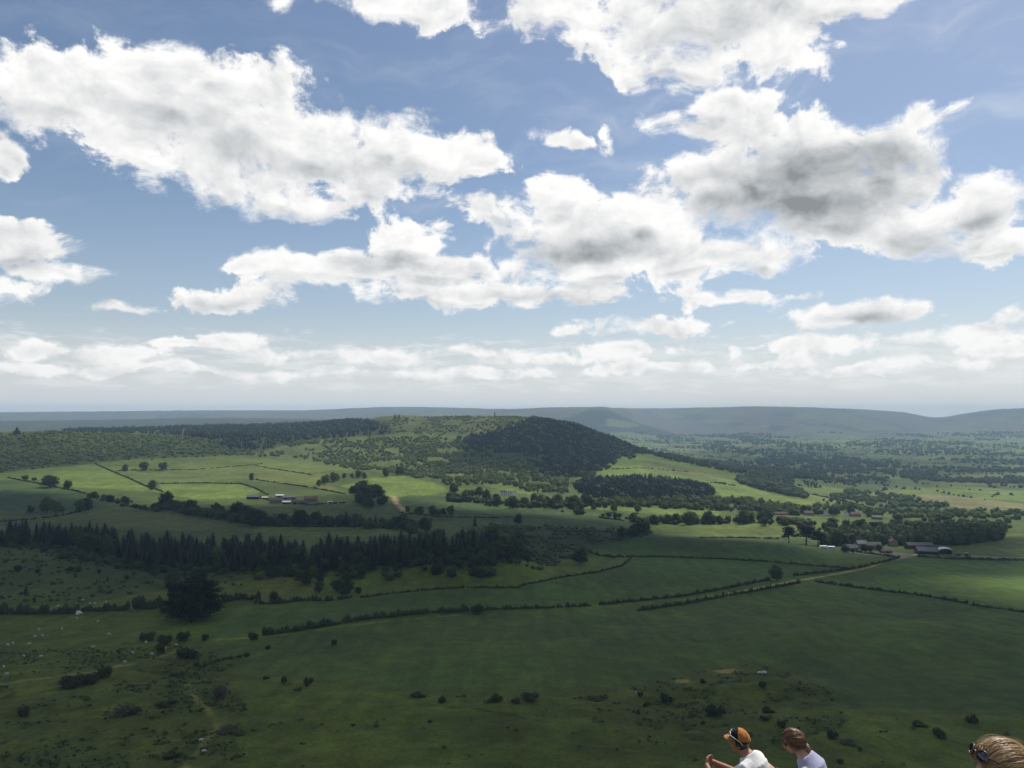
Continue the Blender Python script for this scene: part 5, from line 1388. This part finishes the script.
def hand_shapes(wrist, fwd, side, palm_n, curl=.9, sgn=1):
    """palm and five curled fingers; fwd: wrist to knuckles, side: towards the thumb, palm_n: out of the palm"""
    w = Vector(wrist); f = Vector(fwd).normalized(); s = (Vector(side) - f * Vector(side).dot(f)).normalized(); n = Vector(palm_n); n = (n - f * n.dot(f) - s * n.dot(s)).normalized()
    out = [tube([w, w + f * .04, w + f * .085], [(.026, .018), (.036, .016), (.038, .013)], 10, True, s)]
    for i, L in enumerate((.072, .080, .075, .058)):
        p = w + f * .085 + s * (.028 - .019 * i); d = f; pts = [p - f * .02, p]; rr = [.0095, .0095]
        for k, q in enumerate((.42, .32, .26)):
            a = curl * (.55 + .35 * k); d = (f * math.cos(a) + n * math.sin(a)); pts.append(pts[-1] + d * L * q); rr.append(.0085 - .0009 * k)
        out.append(tube(pts, rr, 8))
    t = [w + f * .02 + s * .022, w + f * .05 + s * .048 + n * .012, w + f * .078 + s * .052 + n * .026, w + f * .098 + s * .046 + n * .034]
    out.append(tube(t, [.013, .0115, .010, .008], 8))
    return out

def hair_shell(center, rot, mask, push=.012, name='hair', seed=1):
    """a close cap of hair: the part of the head's skin where mask(unit point), pushed outwards"""
    u = BIG[0]; p = head_points(u); k = mask(u)
    nz = fbm(u[:, 0] * 4 + 9, u[:, 1] * 7 + u[:, 2] * 5, seed, 3)
    q = p * (1 + (push * (.6 + .8 * nz) * np.clip(k, 0, 1) / np.linalg.norm(p, axis=1))[:, None]); keep = k > 0
    f = BIG[1][keep[BIG[1]].all(1)]; used = np.unique(f); mp = np.zeros(len(u), int); mp[used] = np.arange(len(used))
    M_ = np.array(rot.to_matrix()); out = q[used] @ M_.T + np.array(center); inn = p[used] * .97 @ M_.T + np.array(center)
    f2 = mp[f]; return np.concatenate([out, inn]), np.concatenate([f2, f2[:, ::-1] + len(used)])
def strands(center, rot, starts, tie, n, rad, seed, lift=.014, wav=.006, rise=.5, jit=.10):
    """locks combed over the head from hairline points to the tie; returns V, Q, tint"""
    r = np.random.default_rng(seed); M_ = np.array(rot.to_matrix()); VV, QQ, TT = [], [], []; o = 0; tie = np.array(tie, float)
    for i in range(n):
        a = starts[r.integers(len(starts))] + r.normal(size=3) * jit; a /= np.linalg.norm(a); b = tie + r.normal(size=3) * jit; b /= np.linalg.norm(b)
        m = 13; t = np.linspace(0, 1, m)[:, None]; om = math.acos(np.clip(a @ b, -1, 1)) + 1e-6
        d = (np.sin((1 - t) * om) * a + np.sin(t * om) * b) / math.sin(om); ph = r.uniform(0, 6.28); sd = np.cross(a, b); sd /= np.linalg.norm(sd) + 1e-9
        d = d + sd * np.sin(t * 7 + ph) * .05 * r.uniform(.3, 1); d[:, 2] += (np.sin(t[:, 0] * math.pi) * .10 * r.uniform(-.3, 1) * rise); d /= np.linalg.norm(d, axis=1)[:, None]
        p = head_points(d); l = lift * r.uniform(.6, 1.5) + wav * np.sin(t[:, 0] * 9 + ph); p = p * (1 + l / np.linalg.norm(p, axis=1))[:, None]
        w = rad * r.uniform(.5, 1.3) * np.minimum(1, np.minimum(t[:, 0] * 6 + .35, (1 - t[:, 0]) * 6 + .4))
        tg = np.gradient(p, axis=0); tg /= np.linalg.norm(tg, axis=1)[:, None] + 1e-9; up = p / np.linalg.norm(p, axis=1)[:, None]; sv = np.cross(tg, up); sv /= np.linalg.norm(sv, axis=1)[:, None] + 1e-9
        ring = [p + sv * w[:, None] * math.cos(an) * 1.5 + up * w[:, None] * math.sin(an) for an in (0, 1.57, 3.14, 4.71)]
        v = np.stack(ring, 1).reshape(-1, 3) @ M_.T + np.array(center)
        q = [(o + j*4 + k, o + j*4 + (k+1) % 4, o + (j+1)*4 + (k+1) % 4, o + (j+1)*4 + k) for j in range(m - 1) for k in range(4)]
        VV.append(v); QQ += q; TT.append(np.full(len(v), r.uniform(0, 1))); o += len(v)
    return np.concatenate(VV), np.array(QQ), np.concatenate(TT)

def seated(name_label, loc, yaw, top, head_c, head_rot, skin, trousers, arms, sleeve, torso, sitting_scale=1.0, hands=True):
    """body as one skin; shirt, shorts and shoes over it. Local frame: faces +x, left +y."""
    o = empty('person', loc, yaw); tag(o, name_label, 'person')
    hc = Vector(head_c); hr = head_rot; sh = []
    nk = Vector(torso[-1]); hb = hc + hr.to_matrix() @ Vector((-.025, 0, -.075))
    sh.append(tube([*torso, (nk + hb) / 2], [(.150, .115), (.135, .105), (.155, .112), (.165, .105), (.075, .072), (.056, .058)][:len(torso) + 1], 18, True))
    sh.append(tube([nk, hb, hc + hr.to_matrix() @ Vector((-.02, 0, -.03))], [.064, .056, .055], 14))
    sh.append(head_shape(hc, hr)); sh += head_extras(hc, hr)
    for s, arm in zip((1, -1), arms):
        S, E, W, fw, sd, pn = arm
        sh.append(tube([Vector(torso[-2]) * .5 + Vector(S) * .5, S, (Vector(S) + Vector(E)) / 2, E], [.062, .060, .050, .040], 12)); sh.append(tube([E, Vector(E).lerp(Vector(W), .4), W], [.040, .037, .026], 12))
        sh += hand_shapes(W, fw, sd, pn, 1.0, s)
        hip = Vector(torso[0]) + Vector((.02, s * .095, -.02)); kn = Vector((.43, s * .17, .36)); an = Vector((.60, s * .15, -.19))
        sh.append(tube([hip, hip.lerp(kn, .5), kn], [.092, .078, .058], 14)); sh.append(tube([kn, kn.lerp(an, .35), an], [.057, .058, .038], 14)); sh.append(tube([an + Vector((-.04, 0, -.02)), an + Vector((.16, 0, -.085))], [(.036, .034), (.034, .02)], 10))
    bd = fuse('body', sh, .0062, 3); bd.materials.append(skin); link_mesh('body', bd, o)
    # top
    tp = [tube([(Vector(p) + Vector((-.004, 0, 0))) for p in torso[:-1]] + [Vector(torso[-1]) + Vector((-.004, 0, .004))], [(.168, .134), (.160, .132), (.180, .140), (.190, .136), (.098, .098)][:len(torso)], 20, False)]
    for s, arm in zip((1, -1), arms):
        S, E = Vector(arm[0]), Vector(arm[1])
        if sleeve > 0: tp.append(tube([Vector(torso[-2]) * .6 + S * .4 + Vector((0, 0, .012)), S, S.lerp(E, sleeve * .5), S.lerp(E, sleeve)], [.098, .084, .076, .072], 14, False))
        else: tp.append(tube([Vector(torso[-2]) * .75 + S * .25 + Vector((0, 0, .01)), Vector(torso[-1]) * .45 + S * .55 + Vector((0, 0, .0))], [.075, .048], 12, False))
    sm = fuse('top', tp, .0085, 3); sm.materials.append(top); link_mesh('shirt' if sleeve > 0 else 'vest_top', sm, o)
    sr = []
    for s in (1, -1):
        hip = Vector(torso[0]) + Vector((.02, s * .095, -.02)); kn = Vector((.43, s * .17, .36))
        sr.append(tube([hip, hip.lerp(kn, .5), hip.lerp(kn, .86)], [.112, .100, .088], 14, False))
    sr.append(tube([Vector(torso[0]) + Vector((-.03, 0, -.06)), Vector(torso[0]) + Vector((-.01, 0, .10))], [(.172, .135), (.162, .128)], 18, True))
    sm = fuse('shorts', sr, .010, 3); sm.materials.append(trousers); link_mesh('shorts', sm, o)
    for s in (1, -1):
        an = Vector((.60, s * .15, -.19)); m = fuse('shoe', [tube([an + Vector((-.055, 0, -.05)), an + Vector((.02, 0, -.05)), an + Vector((.11, 0, -.085)), an + Vector((.19, 0, -.10))], [(.042, .045), (.045, .048), (.046, .036), (.036, .022)], 12)], .009, 2)
        m.materials.append(SHOE); link_mesh('shoe', m, o)
    return o
SHOE = cloth_mat('walking_shoe', (.07, .06, .055)); SK1 = skin_mat('tanned_skin', (.40, .20, .13)); SK2 = skin_mat('fair_skin', (.58, .33, .24))
DENIM = cloth_mat('grey_cloth', (.10, .11, .13)); WHITE_T = cloth_mat('white_cotton', (.78, .77, .75)); LAV = cloth_mat('lavender_cotton', (.42, .42, .58)); TEAL = cloth_mat('green_grey_cotton', (.16, .2, .2))
LENS = plain('dark_lens', (.012, .012, .016), .08, .8, .05); WFRAME = plain('white_frame', (.82, .82, .82), .35, .5, .02); DFRAME = plain('brown_frame', (.06, .04, .03), .3, .5, .1)

def local(c, rot, pts): return [rot.to_matrix() @ Vector(p) + Vector(c) for p in pts]
def glasses(parent, c, rot, up, fwd, tilt, frame, k=1.0, wrap=.010, lens=(.007, .027, .020), temple=.125):
    """lenses over the brow or on the eyes, temples running back. Positions in head frame."""
    rt = Euler((0, tilt, 0)).to_matrix(); M_ = rot.to_matrix()
    T = lambda p: M_ @ (rt @ (Vector(p) * k) + Vector((fwd, 0, up))) + Vector(c)
    fr = [tube([T((0, -.012, .004)), T((.003, 0, .007)), T((0, .012, .004))], [.0028] * 3, 6)]; ln = []
    for s in (-1, 1):
        ringp = [T((-.012 * abs(math.cos(a) * .5 + .5) * 0 - wrap * (.5 + .5 * math.cos(a)) , s * (.036 + .027 * math.cos(a)), .021 * math.sin(a))) for a in np.linspace(0, 6.283, 16)]
        fr.append(tube(ringp, [.0032] * 16, 6)); fr.append(tube([T((-wrap, s * .064, .008)), T((-.05, s * .079, .006)), T((-temple * .75, s * .080, .002)), T((-temple, s * .078, -.014))], [.0036, .0032, .003, .003], 6))
        v, f = ball((0, 0, 0), (.004, .026, .020), None, ICO3); v = [T(Vector(q) + Vector((-.004 - wrap * (.5 + .5 * s * q[1] / .027), s * .036, 0)))[:] for q in v]; ln.append((v, f))
    root = empty('sunglasses', (0, 0, 0), 0, parent)
    V, Q = [], []
    for nm, lst, mt in (('frame', fr, frame), ('lens', ln[:1], LENS), ('lens', ln[1:], LENS)):
        V, Fc = [], []
        for v, f in lst:
            k = len(V); V += [tuple(x) for x in v]; Fc += [tuple(i + k for i in q) for q in f]
        me = bpy.data.meshes.new(nm); me.from_pydata(V, [], Fc); me.polygons.foreach_set('use_smooth', np.ones(len(me.polygons), bool)); link_mesh(nm, me, root, mat=mt)
def place(px, py, d, hc, yaw):
    h = Matrix.Rotation(yaw, 3, 'Z') @ Vector(hc)
    return Vector(((px - CX) / F * d - h.x, d - h.y, (HY - py) / F * d - h.z))

# --- the man in the orange cap
hc = (.125, .0, .785); hr = Euler((0, R(6), R(14))); yaw = R(142)
loc = place(739, 741, 8.2, hc, yaw)
torso = [(-.02, 0, .09), (-.09, 0, .26), (-.085, 0, .44), (-.035, 0, .575), (.035, 0, .665)]
arms = [((-.01, .175, .575), (.27, .24, .33), (.450, .085, .465), (.30, -.85, .22), (.2, .2, .9), (-.9, -.3, .2)),
        ((-.01, -.175, .575), (.27, -.24, .33), (.465, -.075, .450), (.25, .85, .30), (.1, -.2, .9), (-.9, .3, .1))]
man = seated('man in a white T-shirt and orange cap sitting with clasped hands', loc, yaw, WHITE_T, hc, hr, SK1, DENIM, arms, .55, torso)
v, f = hair_shell(hc, hr, lambda u: np.where((u[:, 0] < .30) & (u[:, 2] > -.52 + .55 * np.clip(u[:, 0] + .2, 0, 1)), 1.0, 0.0), .010)
link_mesh('hair', np_mesh('hair', v, f, True), man, mat=hair_mat('dark_brown_hair', (.014, .010, .008), (.04, .028, .02)))
# cap: dome, front panels and peak
cap = empty('cap', (0, 0, 0), 0, man); ORANGE = cloth_mat('orange_cotton', (.50, .20, .055)); BLACKC = cloth_mat('black_mesh_cloth', (.02, .02, .022))
capm = lambda lo, hi: (lambda u: np.where((u[:, 2] > .30 + .10 * u[:, 0]) & (u[:, 0] > lo) & (u[:, 0] <= hi), 1.0, 0.0) * 1.0)
def cap_part(name, lo, hi, mt):
    v, f = hair_shell(hc, hr, lambda u: np.where((u[:, 2] > .22 + .22 * u[:, 0]) & (u[:, 0] > lo) & (u[:, 0] <= hi), 1.0, 0.0), .020, 'cap', 4); link_mesh(name, np_mesh(name, v, f, True), cap, mat=mt)
cap_part('back_panel', -2, -.02, ORANGE); cap_part('front_panel', -.05, 2, BLACKC)
pv, pf = [], []
for j, rr in enumerate((.0, .35, .7, 1.0)):
    for i in range(13):
        a = R(-62 + 124 * i / 12); bx, by = .100 * math.cos(a), .078 * math.sin(a)
        pv.append((bx + rr * .052 * math.cos(a) ** .8, by + rr * .014 * math.sin(a), .060 - .018 * rr - .020 * rr * math.sin(a) ** 2))
for j in range(3):
    for i in range(12): k = j * 13 + i; pf.append((k, k + 1, k + 14, k + 13))
me = bpy.data.meshes.new('peak'); me.from_pydata([p[:] for p in local(hc, hr, pv)], [], pf); ob = link_mesh('peak', me, cap, mat=ORANGE); md = ob.modifiers.new('t', 'SOLIDIFY'); md.thickness = .004
glasses(man, hc, hr, .085, .088, R(-28), WFRAME, k=1.2, temple=.14)

# --- the woman with the ponytail
hc = (.115, 0, .765); hr = Euler((0, R(20), R(12))); yaw = R(150)
loc = place(794, 742, 8.0, hc, yaw)
torso = [(-.03, 0, .08), (-.10, 0, .25), (-.10, 0, .42), (-.055, 0, .56), (.015, 0, .645)]
arms = [((-.035, .165, .555), (.10, .23, .24), (.26, .12, .20), (.8, -.5, -.1), (.1, .2, .8), (-.1, -.4, -.8)),
        ((-.035, -.165, .555), (.10, -.23, .24), (.26, -.12, .20), (.8, .5, -.1), (.1, -.2, .8), (-.1, .4, -.8))]
wom = seated('woman with auburn ponytail in a lavender sleeveless top, head bowed', loc, yaw, LAV, hc, hr, SK2, DENIM, arms, 0, torso)
AUB = hair_mat('auburn_hair', (.050, .024, .012), (.27, .14, .065))
v, f = hair_shell(hc, hr, lambda u: np.where((u[:, 2] > .02 + 1.15 * np.clip(u[:, 0], -.2, 1) ** 1 * .62) & (u[:, 2] > -.50 + .9 * np.clip(u[:, 0] + .15, 0, 1)), 1.0, 0.0), .014)
st = np.array([(.72, y, .62 - .2 * abs(y)) for y in np.linspace(-.55, .55, 9)] + [(.35, s * .9, .12) for s in (-1, 1)] + [(.1, s * .9, .5) for s in (-1, 1)], float)
sv, sq, stt = strands(hc, hr, st, (-.93, 0, -.36), 260, .0040, 3, jit=.10)
link_mesh('hair', np_mesh('hair', np.concatenate([v, sv]), [f, sq + len(v)], True, np.concatenate([np.full(len(v), .2), stt])), wom, mat=AUB)
r = np.random.default_rng(9); pts = local(hc, hr, [(-.096, 0, -.045), (-.116, .010, -.058), (-.120, .022, -.088)]); base_end = pts[-1]
tail = []
for i in range(16):
    dx, dy = r.normal(size=2) * .010; e = base_end + Vector((.004 + dx, .014 + dy, -.055)); q = e + Vector((-.002 + dx, dy * 1.3, -.06 - r.uniform(0, .03)))
    tail.append(tube([pts[0] + Vector((dx * .3, dy * .3, 0)), pts[1] + Vector((dx * .5, dy * .5, 0)), base_end + Vector((dx, dy, 0)), e, q], [.008, .010, .012, .009, .003], 6))
V, Fc, tt_ = [], [], []
for v, f in tail:
    k = len(V); V += [tuple(x) for x in v]; Fc += [tuple(i + k for i in q) for q in f]; tt_ += [r.uniform(.2, 1.1)] * len(v)
me = bpy.data.meshes.new('ponytail'); me.from_pydata(V, [], Fc); a = me.attributes.new('tint', 'FLOAT', 'POINT'); a.data.foreach_set('value', np.array(tt_, np.float32)); me.polygons.foreach_set('use_smooth', np.ones(len(me.polygons), bool)); link_mesh('ponytail', me, wom, mat=AUB)
me = fuse('hair_tie', [tube(local(hc, hr, [(-.100, .002, -.047), (-.112, .006, -.055)]), [.019, .019], 10)], .005, 1); me.materials.append(plain('hair_tie', (.5, .42, .36), .8)); link_mesh('hair_tie', me, wom)
glasses(wom, hc, hr, .008, .100, R(2), DFRAME)

# --- the blonde head close by on the right
hc = (.10, 0, .77); hr = Euler((0, R(10), R(-2))); yaw = R(180)
loc = place(1004, 776, 3.0, hc, yaw)
bl = seated('blonde person with tied back hair and sunglasses pushed up, closest on the right', loc, yaw, TEAL, hc, hr, SK2, DENIM, [tuple(a) for a in arms], .5, torso)
BLO = hair_mat('blonde_hair', (.055, .030, .015), (.46, .29, .135))
v, f = hair_shell(hc, hr, lambda u: np.where((u[:, 2] > .10 + .52 * np.clip(u[:, 0], -.2, 1)) & (u[:, 2] > -.50 + .9 * np.clip(u[:, 0] + .2, 0, 1)), 1.0, 0.0), .018)
st = np.array([(.74, y, .64 - .2 * abs(y)) for y in np.linspace(-.6, .6, 11)] + [(.35, s * .9, .15) for s in (-1, 1)] + [(.15, s * .85, .5) for s in (-1, 1)], float)
sv, sq, stt = strands(hc, hr, st, (-.96, 0, .02), 900, .0023, 5, lift=.018, wav=.002, jit=.07)
# flyaway hairs and the loose curls above the forehead
fv, fq, ft = strands(hc, hr, st, (-.9, 0, .1), 60, .0005, 8, lift=.028, wav=.008, rise=.9)
cv, cq, ct = strands(hc, hr, np.array([(.80, y, .52) for y in (-.5, -.25, .0, .2, .6)]), (.35, 0, .9), 16, .0016, 10, lift=.022, wav=.008)
Vn = np.concatenate([v, sv, fv, cv]); o1 = len(v); o2 = o1 + len(sv); o3 = o2 + len(fv)
link_mesh('hair', np_mesh('hair', Vn, [f, np.concatenate([sq + o1, fq + o2, cq + o3])], True, np.concatenate([np.full(len(v), .25), stt, ft, ct])), bl, mat=BLO)
bn = fuse('bun', [ball(local(hc, hr, [(-.135, 0, .01)])[0], (.035, .042, .042), hr)], .006, 1); bn.materials.append(BLO); link_mesh('bun', bn, bl)
glasses(bl, hc, hr, .112, .094, R(-30), DFRAME, k=1.0, wrap=.018, temple=.15)

# --- short summit turf around the walkers
n = 9000; yy = rng.uniform(1.2, 9.0, n); xx = rng.uniform(-1.0, 1.0, n) * np.minimum(yy * 1.25, 8)
mass('grass', np.stack([xx, yy, height(xx, yy) + .01], 1), .05, .15, 'tuft', 'rush', 'short tufted grass on the summit edge where the walkers sit', 'grass', 1.2)
